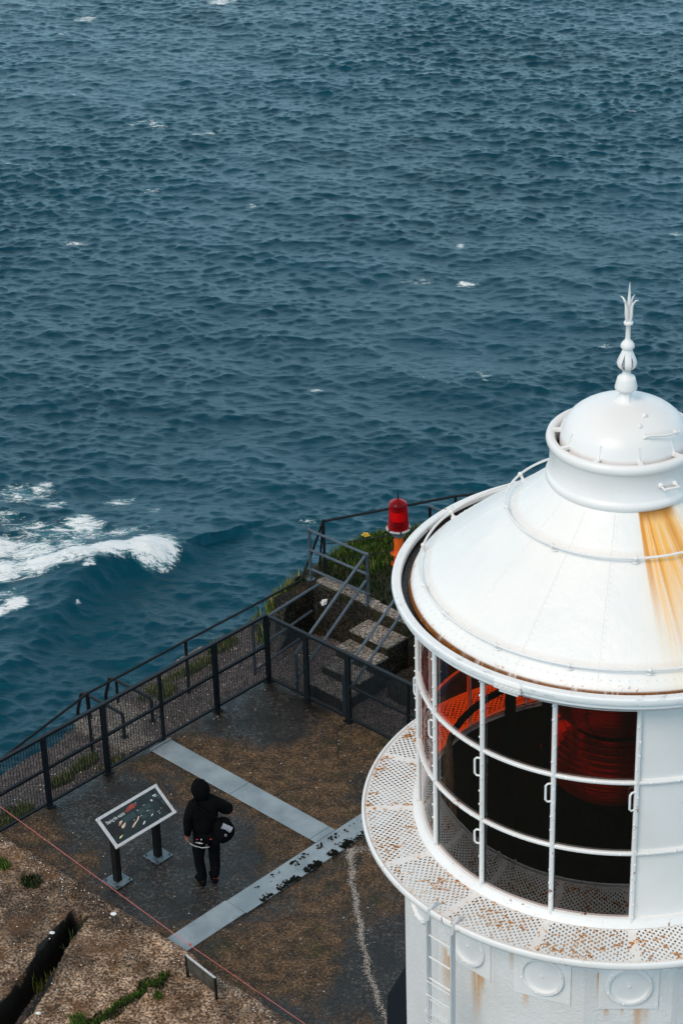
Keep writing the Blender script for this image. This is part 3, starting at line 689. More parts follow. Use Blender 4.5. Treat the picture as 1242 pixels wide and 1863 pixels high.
fl = fence('black steel mesh fence along the seaward left side of the terrace', W(0, 0, 0), VX, [0, sp_, 2*sp_, 3*sp_, 4*sp_, 5*sp_-.1], [.09, .09, .045, .09, .08, .08], [1]*5)
fence('black steel mesh fence running right from the terrace corner to behind the lighthouse', W(.05, 0, 0), UX, [0, .80, 1.68, 2.90, 4.0, 5.2], [0, .09, .10, .04, .09, .09], [0, 0, 1, 1, 1])

# ------------------------------------------------------------------ metal cover strips
segs = []
def cover(lab, u0, u1, v0, v1, z=.014):
    b = MB(); b.box(W((u0+u1)/2, (v0+v1)/2, z), (u1-u0-.008, v1-v0-.008, .016), (UX, VX, ZX), .003)
    o = b.build('cover_plate', M['plate']); tag(o, lab, 'metal plate', 'galvanised cover plates on the terrace floor'); return o
cover('galvanised floor plate touching the left fence, farthest of the strip behind the person', .07, 1.75, 2.15, 2.55)
cover('galvanised floor plate in the middle of the strip behind the person', 1.75, 3.38, 2.15, 2.55)
cover('narrow galvanised floor plate where the two plate strips meet', 3.38, 3.50, 2.15, 2.55)
cover('galvanised floor plate running from the strip junction under the lighthouse gallery', 3.50, 3.90, -.02, 2.55)
cover('galvanised floor plate just nearer than the strip junction, strewn with black weed', 3.50, 3.90, 2.55, 4.30)
cover('galvanised floor plate at the near end of the long strip under the pink cord', 3.48, 3.88, 4.30, 5.50)
# slim turned-up edge strip against the fence
b = MB(); b.box(W(.045, 2.35, .02), (.03, .42, .04), (UX, VX, ZX), .004); o = b.build('edge_strip', M['plate']); tag(o, 'slim bright metal edge strip under the fence at the end of the floor plates', 'metal strip')
# black weed clumps on the plates
b = MB()
for i in range(1300):
    v = random.choice([random.uniform(2.2, 2.9), random.uniform(1.75, 3.4), random.uniform(2.5, 4.0)]); u = 3.90-abs(random.gauss(0, .045))
    if random.random() < .10: u = 3.56+abs(random.gauss(0, .05))
    if noise.noise(Vector((v*4.2, 0, 3))) < -.12: continue
    r = random.uniform(.004, .016)*random.uniform(.8, 1.4)
    b.sphere(W(u, v, .03), r, 6, 4, (random.uniform(.7, 1.7), random.uniform(.7, 1.7), .45))
tag(b.build('weed', M['clump'], smooth=True), 'black weed clumps along the edge of the metal floor plates', 'weed', kind='stuff')

# pale grit line across the floor
ln = [(3.92, 2.30), (4.12, 2.48), (4.44, 2.81), (4.80, 3.12), (5.17, 3.43), (5.56, 3.78), (5.95, 4.09), (6.4, 4.40), (6.8, 4.65), (7.3, 4.95)]
b = MB()
def on_line(s):
    i = min(int(s), len(ln)-2); f = s-i; return (ln[i][0]*(1-f)+ln[i+1][0]*f, ln[i][1]*(1-f)+ln[i+1][1]*f)
for i in range(3300):
    s = random.uniform(0, len(ln)-1.001); u, v = on_line(s); k = random.gauss(0, .024+.03*math.exp(-s*1.5)); u += .59*k+.02*sin(s*5); v -= .8*k
    r = random.uniform(.003, .009); b.sphere(W(u, v, .006), r, 4, 3, (1, 1, .6))
for i in range(300):
    u = 3.95+random.uniform(0, .5); v = 2.30-(u-3.95)*.55+random.gauss(0, .05); b.sphere(W(u, v, .006), random.uniform(.003, .008), 4, 3, (1, 1, .6))
tag(b.build('grit', M['grit']), 'pale gritty line of crushed shell curving across the terrace floor', 'grit', kind='stuff')
b = MB()
for i in range(380):
    u = random.uniform(.1, 8.5); v = random.uniform(.1, 5.4)
    r = random.choice([.003, .004, .004, .005, .009]); b.sphere(W(u, v, .006), r, 5, 3, (1.2, 1, .5))
for i in range(1100):
    u = random.uniform(-.2, 5.8); v = random.uniform(5.47, 8.4)
    if slot(u, v) > 0 : continue
    if random.random() < .3: v = 5.5+abs(random.gauss(0, .12))
    r = random.choice([.003, .004, .005, .006, .010]); b.sphere(W(u, v, hslab(u, v)+.002), r, 5, 3, (1.2, 1, .55))
for i in range(500):
    u = random.uniform(-1.5, -.12); v = random.uniform(-1.6, 5); b.sphere(W(u, v, hpath(u, v)), random.choice([.006, .009, .013]), 5, 3, (1.2, 1, .5))
tag(b.build('gravel', M['shell']), 'small pale stones scattered over terrace, slab and path', 'gravel', kind='stuff')
for (u, v, s, lab) in ((2.68, 5.60, .035, 'largest white pebble, lying on the slab edge below the board'), (2.37, 6.41, .03, 'white pebble on the slab left of the dark slot'), (3.48, 7.57, .028, 'white pebble on the slab near the bottom edge of the photo'), (-.5, 3.75, .035, 'white stone among grass outside the left fence')):
    b = MB(); b.sphere(W(u, v, (hslab(u, v) if v > 5.3 else hpath(u, v))+s*.3), s, 9, 6, (1.3, .9, .6)); tag(b.build('pebble', M['litter'], smooth=True), lab, 'pebble', 'larger white pebbles')
# litter + flower
b = MB(); c = W(-.38, -1.62, .62)
b.add([c, c+Vector((.09, -.02, .03)), c+Vector((.07, -.03, -.07)), c+Vector((.0, -.02, -.11)), c+Vector((-.03, -.03, -.04))], [(0, 1, 2), (0, 2, 3), (0, 3, 4)])
b.add([c+Vector((0, -.015, 0)), c+Vector((.05, -.06, .02)), c+Vector((.02, -.05, -.08))], [(0, 1, 2)])
tag(b.build('paper_scrap', M['litter']), 'crumpled white paper scrap stuck on the mossy retaining wall', 'litter')
t = thing('yellow_flower', W(-.5, -2.8, 1.0), 'yellow flower head standing above the grass between the beacon and the rails', 'flower')
base = W(-.5, -2.8, hhead(-.5, -2.8)); b = MB(); b.tube([base, base+Vector((.01, 0, .2))], .006, 5); b.build('stem', M['stem'], t)
b = MB()
for i in range(16):
    a = 2*PI*i/16; r = .05*random.uniform(.4, 1.2); b.sphere(base+Vector((r*cos(a), r*sin(a), .2+random.uniform(-.01, .02))), .014, 6, 4, (1.2, 1.2, .6))
b.build('petals', M['yellow'], t, True)

# ------------------------------------------------------------------ information board
t = thing('information_board', W(2.05, 4.6, 0), 'slanted dark information board with pale frame on two timber posts', 'information board')
Pbl = W(2.23, 5.09, .70); Xb = -VX; dn = (W(1.83, 5.09, 1.0)-Pbl); HB = dn.length; Yb = dn.normalized(); Zb = Xb.cross(Yb).normalized(); WBd = 1.10
def BP(s, d, h=0): return Pbl+Xb*(s*WBd)+Yb*((1-d)*HB)+Zb*h
b = MB(); b.box(BP(.5, .5, -.012), (WBd-.004, HB-.004, .022), (Xb, Yb, Zb)); face = b.build('panel', M['board_face'], t)
fr = MB(); fw = .042
for (s0, d0, s1, d1_) in ((0, 0, 1, 0), (0, 1, 1, 1)):
    sgn = 1 if d0 == 0 else -1
    fr.box(BP(.5, d0)-Yb*sgn*fw/2+Zb*.002, (WBd+.01, fw, .034), (Xb, Yb, Zb), .003)
for s0 in (0, 1):
    sgn = 1 if s0 == 0 else -1
    fr.box(BP(s0, .5)+Xb*sgn*fw/2+Zb*.0, (fw, HB-.07, .034), (Xb, Yb, Zb), .003)
fr.build('frame', M['board_frame'], t)
for v in (4.98, 4.23):
    b = MB(); b.box(W(2.05, v, .37), (.095, .095, .74), (UX, VX, ZX), .006); q = b.build('post', M['wood_post'], t)
    b = MB(); b.box(W(2.05, v, .008+.006), (.30, .30, .014), (UX, VX, ZX)); bp = b.build('base_plate', M['plate_galv'], q)
    for su in (-1, 1):
        for sv in (-1, 1):
            b = MB(); b.lathe([(0, .018), (.013, .018), (.013, 0)], 6, c=W(2.05+su*.115, v+sv*.115, .021)); b.build('bolt', M['bolt'], q)
def text_mesh(s, size):
    cu = bpy.data.curves.new('t', 'FONT'); cu.body = s; cu.size = size; cu.offset = size*.012; cu.extrude = 0.0
    o = bpy.data.objects.new('t', cu); COL.objects.link(o); bpy.context.view_layer.update()
    me = bpy.data.meshes.new_from_object(o.evaluated_get(bpy.context.evaluated_depsgraph_get()))
    V = [v.co.copy() for v in me.vertices]; F = [tuple(p.vertices) for p in me.polygons]
    bpy.data.objects.remove(o); bpy.data.curves.remove(cu); bpy.data.meshes.remove(me); return V, F
V, F = text_mesh('Sharing the waters', .062); wd = max(v.x for v in V)
b = MB(); kx = .295*WBd/wd; b.add([BP(.085, .295, .003)+Xb*(v.x*kx)+Yb*(v.y*1.15) for v in V], F); b.build('title_lettering', M['print_text'], t)
def quads(name, mat, items, h=.0022):
    b = MB()
    for (s, d, w_, h_) in items:
        b.box(BP(s, d, h-.001), (w_*WBd, h_*HB, .002), (Xb, Yb, Zb))
    return b.build(name, mat, t)
blk = []; 
for (s, d, w_, h_) in ((.41, .43, .21, .15), (.60, .45, .11, .15), (.715, .43, .10, .12), (.71, .60, .10, .12), (.595, .62, .09, .10), (.93, .33, .07, .14), (.95, .55, .07, .12), (.645, .12, .05, .04)):
    n_ = max(3, int(h_/.024))
    for i in range(n_): blk.append((s-(0 if i % 3 else .005), d-h_/2+(i+.5)*h_/n_, w_*random.uniform(.86, 1), h_/n_*.62))
quads('text_blocks', M['print_block'], blk)
quads('dark_band', M['print_black'], [(.895, .45, .035, .72), (.95, .78, .08, .2)], .0012)
quads('small_lettering', M['print_text'], [(.885, .245, .055, .028), (.895, .29, .045, .022), (.56, .375, .03, .012), (.68, .34, .04, .010), (.68, .53, .04, .010), (.56, .56, .035, .010), (.80, .70, .045, .008), (.60, .17, .012, .02), (.80, .76, .012, .022), (.86, .66, .010, .02), (.76, .90, .010, .02), (.44, .56, .012, .022)])
def blob2(name, mat, outline, h=.0032):
    b = MB(); n0 = len(outline); b.add([BP(s, d, h) for s, d in outline]+[BP(s, d, h-.002) for s, d in outline], [tuple(range(n0))]+[(i, (i+1) % n0, (i+1) % n0+n0, i+n0) for i in range(n0)]); return b.build(name, mat, t)
blob2('squid_picture', M['print_red'], [(.40, .25), (.36, .21), (.41, .225), (.46, .16), (.52, .135), (.56, .14), (.585, .19), (.60, .25), (.56, .225), (.55, .27), (.50, .26), (.45, .27)])
blob2('bird_picture', M['print_black'], [(.04, .44), (.12, .36), (.20, .38), (.25, .44), (.24, .52), (.20, .58), (.22, .72), (.17, .76), (.14, .64), (.05, .64)])
blob2('beak_picture', M['print_pink'], [(.21, .47), (.25, .40), (.29, .39), (.30, .42), (.25, .47), (.23, .51)])
blob2('beak_picture', M['print_pink'], [(.225, .57), (.25, .52), (.31, .49), (.32, .51), (.29, .57), (.25, .61)])
blob2('fish_picture', M['print_yellow'], [(.11, .80), (.14, .755), (.175, .75), (.19, .735), (.18, .77), (.14, .80)])
blob2('fish_picture', M['print_pink'], [(.35, .70), (.42, .63), (.47, .60), (.52, .53), (.535, .54), (.49, .62), (.43, .67), (.37, .73)])
blob2('fish_picture', M['print_text'], [(.50, .80), (.53, .745), (.565, .73), (.56, .76), (.53, .80)])
blob2('fish_picture', M['print_text'], [(.66, .72), (.69, .68), (.72, .67), (.70, .71)])
blob2('disc_picture', M['print_text'], [(.81+.014*cos(a), .335+.032*sin(a)) for a in np.linspace(0, 2*PI, 13)[:-1]])

# ------------------------------------------------------------------ low board by the cord
t = thing('low_board', W(4.3, 5.72, .1), 'low grimy upright board on metal legs at the near end of the plate strip', 'board')
L0 = W(4.28, 5.74, 0); L1 = W(4.88, 5.80, 0); dv = (L1-L0).normalized(); nr = dv.cross(ZX)
b = MB(); b.box((L0+L1)/2+ZX*.26, ((L1-L0).length-.03, .012, .23), (dv, nr, ZX)); b.build('panel', M['brown_board'], t)
b = MB(); b.box((L0+L1)/2+ZX*.388, ((L1-L0).length+.02, .022, .018), (dv, nr, ZX)); b.build('top_edge', M['board_frame'], t)
for P_ in (L0, L1):
    b = MB(); b.box(P_+ZX*.215, (.03, .03, .36), (dv, nr, ZX)); b.build('leg', M['dark_metal'], t)
# cord
# straight taut line on each side of the knot
A0 = W(.22, 5.5, .67); K0 = W(4.08, 5.5, .30); B0 = W(6.18, 5.5, .19)
t = thing('cord', K0, 'taut pink red cord stretched low across the foreground', 'cord')
b = MB(); e0 = A0+(A0-K0)*.35; e1 = B0+(B0-K0)*.6
def sag(a, c, s): return [a*(1-x)+c*x-ZX*s*4*x*(1-x) for x in np.linspace(0, 1, 14)]
b.tube(sag(e0, K0, 0)[:-1]+sag(K0, e1, 0), .0042, 6); b.build('line', M['cord'], t, True)
b = MB()
for i in range(5): b.sphere(K0+Vector((random.uniform(-.012, .012), random.uniform(-.012, .012), random.uniform(-.01, .012))), .014, 7, 5)
b.build('knot', M['cord'], t, True)
# ------------------------------------------------------------------ lighthouse
LH = thing('lighthouse', (0, 0, 0), 'white iron lighthouse lantern with conical roof and rusty perforated gallery', 'lighthouse')
A0_ = R(6.86); PITCH = R(22.5)
def PO(az, r, z): return Vector((r*sin(az), -r*cos(az), z))
ZG = 4.48
# tower wall: sixteen facets, vertices at -4.8 deg + k*22.5
VA = [R(-4.8+22.5*k) for k in range(16)]
m = NM('white_tower_wall'); p = m.pos(False); s_ = m.sep(p)
fine = m.noise(p, 26, 6, .65); big = m.noise(p, 1.1, 4); st = m.noise(m.mapv(p, (9, 9, .7)), 1.0, 4, .6)
c = m.mix(m.rng(big, .35, .7), (.80, .775, .765), (.72, .69, .67)); c = m.mix(m.rng(st, .58, .8, 0, .30), c, (.52, .48, .42))
az = m.math('ARCTAN2', s_[0], m.math('MULTIPLY', s_[1], -1))
def drip(a, wdt, z0, z1, k):
    wdt = wdt*1.5
    w_ = m.math('ABSOLUTE', m.math('SUBTRACT', az, m.math('ADD', a, m.math('MULTIPLY', m.math('SUBTRACT', st, .5), .03))))
    f = m.math('MULTIPLY', m.rng(w_, wdt, wdt*.15), m.rng(s_[2], z1, z0)); f = m.math('MULTIPLY', f, m.math('LESS_THAN', s_[2], z0+.005))
    f = m.math('MULTIPLY', f, m.rng(m.noise(m.mapv(p, (30, 30, 1.5)), 1, 3), .25, .5)); return m.math('MULTIPLY', f, min(1, k*1.25), clamp=True)
for (a, wdt, z0, z1, k) in ((-44.6, .022, 3.66, 2.9, .8), (-35.8, .030, 3.62, 2.7, .75), (-46.5, .03, 3.6, 2.6, .45), (-32.4, .010, 4.0, 3.55, .9), (-33.8, .014, 3.62, 3.2, .7), (-24.5, .012, 4.1, 3.7, .4), (-20.5, .015, 3.55, 3.3, .4), (-10.5, .012, 4.0, 3.4, .35), (-1.2, .010, 4.0, 3.52, .9), (.8, .012, 3.58, 3.35, .6), (8.9, .02, 3.55, 2.8, .5), (5, .012, 3.56, 3.4, .5), (11, .02, 3.55, 3.2, .3), (-66, .02, 4.2, 3.6, .25)):
    c = m.mix(drip(R(a), wdt, z0, z1, k), c, m.mix(fine, (.78, .40, .06), (.45, .16, .015)))
M['tower'] = m.fin(c, .42, normal=m.bump(m.math('ADD', fine, m.math('MULTIPLY', big, .5)), .018, .7))
def ngon(b, prof, angs=VA, cap=False):
    k = len(prof); vs = []
    for a in angs:
        for (r, z) in prof: vs.append(PO(a, r, z))
    n = len(angs); b.add(vs, [(i*k+t, ((i+1) % n)*k+t, ((i+1) % n)*k+t+1, i*k+t+1) for i in range(n) for t in range(k-1)])
RW = 2.32
b = MB(); ngon(b, [(RW, 1.45), (RW, 4.40), (2.0, 4.40)]); b.build('wall', M['tower'], LH)
b = MB(); ngon(b, [(RW-.05, 1.46), (2.52, 1.44), (2.55, 1.38), (2.62, -.6)]); b.build('plinth', M['plinth'], LH)
# round cover plates on the facets
def porthole(azd):
    a = R(azd); ap = RW*cos(PITCH/2); c0 = PO(a, ap, 3.85); n_ = PO(a, 1, 0); tx = Vector((cos(a), sin(a), 0))
    b = MB(); b.box(c0+n_*.008, (.62, .016, .62), (tx, n_, ZX), .003); fr = b.build('cover_frame', M['white_wall'], LH)
    def disc(prof, name, par):
        b = MB(); N = 40; k = len(prof); vs = []
        for i in range(N):
            th = 2*PI*i/N
            for (r, h) in prof: vs.append(c0+tx*(r*cos(th))+ZX*(r*sin(th))+n_*h)
        b.add(vs, [(i*k+t, ((i+1) % N)*k+t, ((i+1) % N)*k+t+1, i*k+t+1) for i in range(N) for t in range(k-1)]); return b.build(name, M['white'], par, True, sharp=30)
    disc([(.245, .010), (.243, .045), (.235, .052), (.205, .052), (.20, .046), (.195, .022), (.06, .030), (0.0, .032)], 'round_cover', LH)
    bl = [(c0+tx*(.222*cos(2*PI*i/6+.3))+ZX*(.222*sin(2*PI*i/6+.3))+n_*.054, .013) for i in range(6)]+[(c0+n_*.036, .018)]
    bl += [(c0+tx*(.28*sx)+ZX*(.27*sz)+n_*.018, .008) for sx in (-1, 1) for sz in (-1, 0, 1)]
    for q_, r_ in bl: b = MB(); b.sphere(q_, r_, 7, 5); b.build('bolt', M['white'], fr)
for k in range(16):
    azd = 6.45+22.5*k
    if azd > 100 and azd < 250: continue
    porthole(azd)
# gallery
m = NM('perforated_gallery_paint'); p = m.pos(False); s_ = m.sep(p)
az = m.math('ARCTAN2', s_[0], m.math('MULTIPLY', s_[1], -1)); r = m.math('SQRT', m.math('ADD', m.math('MULTIPLY', s_[0], s_[0]), m.math('MULTIPLY', s_[1], s_[1])))
q = m.math('DIVIDE', m.math('SUBTRACT', az, A0_), PITCH); fl_ = m.math('FLOOR', q); loc = m.math('MULTIPLY', m.math('SUBTRACT', m.math('SUBTRACT', q, fl_), .5), PITCH)
sx = m.math('MULTIPLY', r, m.math('SINE', loc)); sy = m.math('MULTIPLY', r, m.math('COSINE', loc))
px_, py_ = .034, .066
def tri(v, per, off=0):
    f = m.math('FRACT', m.math('ADD', m.math('DIVIDE', v, per), off)); return m.math('MULTIPLY', m.math('ABSOLUTE', m.math('SUBTRACT', f, .5)), 2)
col_i = m.math('FLOOR', m.math('DIVIDE', sx, px_)); par = m.math('MULTIPLY', m.math('FRACT', m.math('MULTIPLY', col_i, .5)), 1.0)
tx_ = m.math('MULTIPLY', tri(sx, px_), px_/2/.0112); ty_ = m.math('MULTIPLY', tri(sy, py_, par), py_/2/.0165); dd = m.math('ADD', m.math('MULTIPLY', tx_, tx_), m.math('MULTIPLY', ty_, ty_))
hole = m.math('LESS_THAN', dd, 1.0)
edge = m.math('LESS_THAN', m.math('ABSOLUTE', loc), m.math('SUBTRACT', PITCH/2, m.math('DIVIDE', .045, r)))
hole = m.math('MULTIPLY', hole, m.math('MULTIPLY', edge, m.math('MULTIPLY', m.math('GREATER_THAN', r, 2.185), m.math('LESS_THAN', r, 2.675))))
big = m.noise(p, 2.2, 3); rn = m.noise(p, 17, 4, .6, .4)
rf = m.rng(m.math('ADD', rn, m.math('MULTIPLY', big, .60)), .905, .945)
rim = m.math('MULTIPLY', m.rng(r, 2.56, 2.66), m.rng(m.noise(p, 5, 4, .7), .56, .66)); rf = m.math('MAXIMUM', rf, m.math('MULTIPLY', rim, m.rng(rn, .45, .55)))
halo = m.math('MULTIPLY', m.rng(m.math('ADD', rn, m.math('MULTIPLY', big, .60)), .83, .92), .5)
c = m.mix(m.rng(big, .3, .7), (.82, .79, .77), (.77, .745, .72)); c = m.mix(m.math('MULTIPLY', m.rng(m.noise(p, 60, 3), .55, .75), .25), c, (.55, .54, .52))
c = m.mix(halo, c, (.80, .50, .24)); c = m.mix(rf, c, m.mix(m.rng(m.noise(p, 60, 3), .35, .6), (.80, .29, .015), (.22, .06, .01)))
m.fin(c, .42, normal=m.bump(rn, .004, .5))
tr = m.n('BsdfTransparent'); mx = m.n('MixShader'); m.t.links.new(hole, mx.inputs[0]); m.t.links.new(m.b.outputs[0], mx.inputs[1]); m.t.links.new(tr.outputs[0], mx.inputs[2]); m.t.links.new(mx.outputs[0], m.out.inputs[0])
M['deck'] = m.m
b = MB(); b.lathe([(2.10, ZG), (2.70, ZG)], 160); b.build('gallery_deck', M['deck'], LH, True)
b = MB(); b.lathe([(2.69, ZG-.05), (2.70, ZG+.008), (2.712, ZG+.018), (2.728, ZG+.018), (2.74, ZG+.005), (2.742, ZG-.045), (2.73, ZG-.065), (2.70, ZG-.065), (2.69, ZG-.05)], 160); b.build('gallery_rim', M['white_bar'], LH, True, sharp=60)
b = MB(); b.lathe([(2.06, ZG+.10), (2.115, ZG+.09), (2.125, ZG+.045), (2.165, ZG+.015), (2.17, ZG+.003)], 128); b.build('curb', M['white_bar'], LH, True, sharp=60)
for k in range(16):
    a = A0_+PITCH*k; b = MB(); b.bar(PO(a, 2.2, ZG-.04), PO(a, 2.68, ZG-.04), .06, .06); b.build('deck_beam', M['gray_white'], LH)
for azd in (17.7, -94.8, 62.7, 107.7):
    a = R(azd); b = MB(); t0 = Vector((cos(a), sin(a), 0))*.02
    q = [PO(a, RW-.03, 4.40), PO(a, 2.68, 4.40), PO(a, 2.68, 4.34), PO(a, RW-.03, 4.02)]
    b.add([x+t0 for x in q]+[x-t0 for x in q], [(0, 1, 2, 3), (7, 6, 5, 4)]+[(i, (i+1) % 4, (i+1) % 4+4, i+4) for i in range(4)]); b.build('gallery_bracket', M['white_wall'], LH)
b = MB(); b.tube([PO(R(24), RW+.05, 4.3), PO(R(24), RW+.05, -.2)], .05, 10)
for z in (3.9, 2.6, 1.6): b.lathe([(.0, .03), (.062, .03), (.062, -.03), (0, -.03)], 10, c=PO(R(24), RW+.05, z))
b.build('drain_pipe', M['white'], LH, True)

# lantern glazing
ZT = 7.14; RGL = 2.085
def pane_mat(name, tint, refl=1.5):
    m = NM(name); g = m.n('BsdfGlossy'); g.inputs['Roughness'].default_value = .015; g.inputs['Color'].default_value = (1, 1, 1, 1)
    t_ = m.n('BsdfTransparent'); t_.inputs[0].default_value = (*tint, 1)
    lw_ = m.n('LayerWeight'); lw_.inputs[0].default_value = .5; f = m.math('MULTIPLY_ADD', m.math('POWER', lw_.outputs['Facing'], 5.0), 1-refl, refl)
    p = m.pos(False); grime = m.n('BsdfDiffuse'); grime.inputs[0].default_value = (.5, .5, .48, 1)
    mx = m.n('MixShader'); m.t.links.new(f, mx.inputs[0]); m.t.links.new(t_.outputs[0], mx.inputs[1]); m.t.links.new(g.outputs[0], mx.inputs[2])
    m2 = m.n('MixShader'); gf = m.math('MULTIPLY', m.rng(m.vor(p, 26), .06, .03), .5 if tint[0] < .5 else 0.0)
    m.t.links.new(gf, m2.inputs[0]); m.t.links.new(mx.outputs[0], m2.inputs[1]); m.t.links.new(grime.outputs[0], m2.inputs[2])
    m.t.links.new(m2.outputs[0], m.out.inputs[0]); return m.m
M['pane_dark'] = pane_mat('smoky_glass', (.74, .66, .64), .085)
M['pane_red'] = pane_mat('red_glass', (1.0, .075, .003), .04)
ZB1, ZB2 = 5.383, 6.245
levels = [(ZG+.06, ZB1), (ZB1, ZB2), (ZB2, ZT)]
for k in range(16):
    a0 = A0_+PITCH*(k); a1 = a0+PITCH; mid = math.degrees((a0+a1)/2) % 360
    blank = mid < 110
    far = 110 <= mid <= 258
    for z0, z1 in levels:
        b = MB(); b.lathe([(RGL, z0), (RGL, z1)], 8, a0, a1)
        b.build('blank_panel' if blank else 'window_pane', M['white'] if blank else (M['pane_red'] if far else M['pane_dark']), LH, True)
for k in range(16):
    a = A0_+PITCH*k; b = MB()
    b.tube([PO(a, 2.105, ZG+.03), PO(a, 2.105, ZT+.03)], .026, 8)
    z = ZG+.12
    while z < ZT: b.sphere(PO(a-.006*(1 if int(z*100) % 2 else -1), 2.131, z), .0125, 6, 4); z += .165
    q = b.build('mullion', M['white_bar'], LH, True)
    n_ = PO(a, 1, 0); tx = Vector((-cos(a), -sin(a), 0))
    def grip(zc, L=.25):
        b = MB(); o = PO(a, 2.115, 0)+tx*.012; d = (n_*.45+tx*.9).normalized()
        b.tube([o+ZX*(zc+L/2), o+d*.042+ZX*(zc+L/2), o+d*.062+ZX*(zc+L/2-.025), o+d*.062+ZX*(zc-L/2+.025), o+d*.042+ZX*(zc-L/2), o+ZX*(zc-L/2)], [.011, .011, .012, .012, .011, .011], 8)
        b.build('hand_grip', M['white'], q, True)
    grip(6.04, .215)
    if k == 14: grip(5.17, .17)
for z in (ZB1, ZB2):
    b = MB(); b.lathe([(2.08, z-.018), (2.112, z-.022), (2.122, z-.012), (2.122, z+.012), (2.112, z+.022), (2.08, z+.018)], 128)
    for i in range(16*3):
        a = A0_+PITCH*(i+.5)/3; b.sphere(PO(a, 2.122, z), .0125, 6, 4)
    b.build('glazing_ring', M['white_bar'], LH, True, sharp=50)
# interior
b = MB(); b.lathe([(0, ZG+.02), (2.06, ZG+.02)], 48); b.lathe([(2.07, ZT+.1), (.2, ZT+.25)], 48); b.build('lantern_floor', M['black'], LH)
b = MB(); b.lathe([(2.06, ZG+.02), (2.06, ZT+.1)], 48, A0_, R(107)); b.lathe([(2.06, ZG+.02), (2.06, ZT+.1)], 24, R(262), A0_+PITCH*12) if False else None
b.build('inner_lining', M['black'], LH, True)
m = NM('dark_lens_glass'); lens = m.fin((.02, .006, .004), .08, 0, spec=.8); 
m = NM('red_lens_glass'); m_lr = m.fin((.52, .04, .009), .12, .85, spec=1.0)
def fres(name, z0, z1, r0, mat, n=16, a0=0, a1=2*PI):
    prof = []
    for i in range(n):
        za = z0+(z1-z0)*i/n; zb = z0+(z1-z0)*(i+1)/n; t_ = (i+.5)/n*2-1; rr = r0*(1-.38*t_*t_)
        prof += [(rr-.03, za), (rr+.035, za+(zb-za)*.5), (rr-.03, zb)]
    b = MB(); b.lathe(prof, 48, a0, a1, c=(.0, .0, 0)); return b.build(name, mat, LH)
fres('fresnel_lens', 4.80, 5.62, .74, m_lr, 15)
fres('fresnel_lens', 5.68, 6.55, .74, m_lr, 15)
b = MB(); b.lathe([(0, ZG+.06), (.62, ZG+.06), (.62, 4.76), (.0, 4.78)], 32); b.build('lens_pedestal', M['black'], LH)
b = MB()
for azd in (-60, -33, 160, 195, 222, 20, 60, 100, 130): b.bar(PO(R(azd), 1.25 if azd < 150 else 1.75, ZG), PO(R(azd), 1.25 if azd < 150 else 1.75, ZT+.2), .10, .10)
for (z, r_) in ((5.05, 1.80),): b.lathe([(r_-.03, z), (r_+.03, z), (r_+.03, z+.05), (r_-.03, z+.05)], 48, closed_prof=True)
b.build('inner_frame', M['black'], LH)

# roof
m = NM('white_roof_paint'); p = m.pos(False); s_ = m.sep(p)
az = m.math('ARCTAN2', s_[0], m.math('MULTIPLY', s_[1], -1)); r = m.math('SQRT', m.math('ADD', m.math('MULTIPLY', s_[0], s_[0]), m.math('MULTIPLY', s_[1], s_[1])))
azn = m.math('DIVIDE', az, PITCH); cb = m.n('CombineXYZ'); m.put(cb.inputs[0], azn); m.put(cb.inputs[1], r); cv = cb.outputs[0]
strk = m.noise(m.mapv(cv, (9, .55, 1)), 1.0, 5, .6); strk2 = m.noise(m.mapv(cv, (26, 1.2, 1)), 1.0, 4, .6)
big = m.noise(p, 1.5, 4)
c = m.mix(m.rng(big, .35, .7), (.84, .805, .775), (.785, .765, .75)); c = m.mix(m.rng(m.noise(p, 35, 5, .7), .6, .8, 0, .3), c, (.68, .66, .62))
c = m.mix(m.math('MULTIPLY', m.rng(strk, .5, .75), .25), c, (.80, .72, .60))
# the rust run below the collar on the right
azd = m.math('MULTIPLY', az, 180/PI)
lft = m.math('ADD', 12.6, m.math('MULTIPLY', m.math('SUBTRACT', r, .75), 1.5))
wob = m.math('MULTIPLY', m.math('SUBTRACT', m.noise(m.mapv(cv, (14, 1.6, 1)), 1.0, 5, .7), .5), 11)
e1 = m.rng(m.math('SUBTRACT', m.math('ADD', azd, wob), lft), -1.6, 3.0)
e2 = m.rng(m.math('SUBTRACT', 44.0, azd), 0, 8)
body = m.math('MULTIPLY', m.math('MULTIPLY', e1, e2), m.rng(r, 2.15, 1.0))
c = m.mix(m.math('MULTIPLY', m.math('MULTIPLY', m.rng(azd, 4, 22), m.rng(azd, 62, 40)), m.math('MULTIPLY', m.rng(strk, .25, .7), .6)), c, (.86, .68, .42))
c = m.mix(m.math('MULTIPLY', body, m.rng(strk2, .25, .62, .25, .95)), c, (.90, .42, .03))
def line(a, wdt, k, r1): 
    d_ = m.math('ABSOLUTE', m.math('SUBTRACT', m.math('ADD', azd, m.math('MULTIPLY', m.math('SUBTRACT', strk, .5), 4)), a)); return m.math('MULTIPLY', m.math('MULTIPLY', m.rng(d_, wdt, 0), k), m.rng(r, r1, .85))
core = m.math('MAXIMUM', line(14.2, 2.0, .95, 1.9), m.math('MAXIMUM', line(19.8, 1.5, .85, 2.2), line(33, 4, .8, 1.5)))
c = m.mix(core, c, (.66, .24, .008))
top = m.math('MULTIPLY', m.math('MULTIPLY', e1, e2), m.rng(m.math('ADD', r, m.math('MULTIPLY', strk2, .18)), .95, .84)); c = m.mix(top, c, m.mix(strk2, (.55, .22, .02), (.10, .03, .01)))
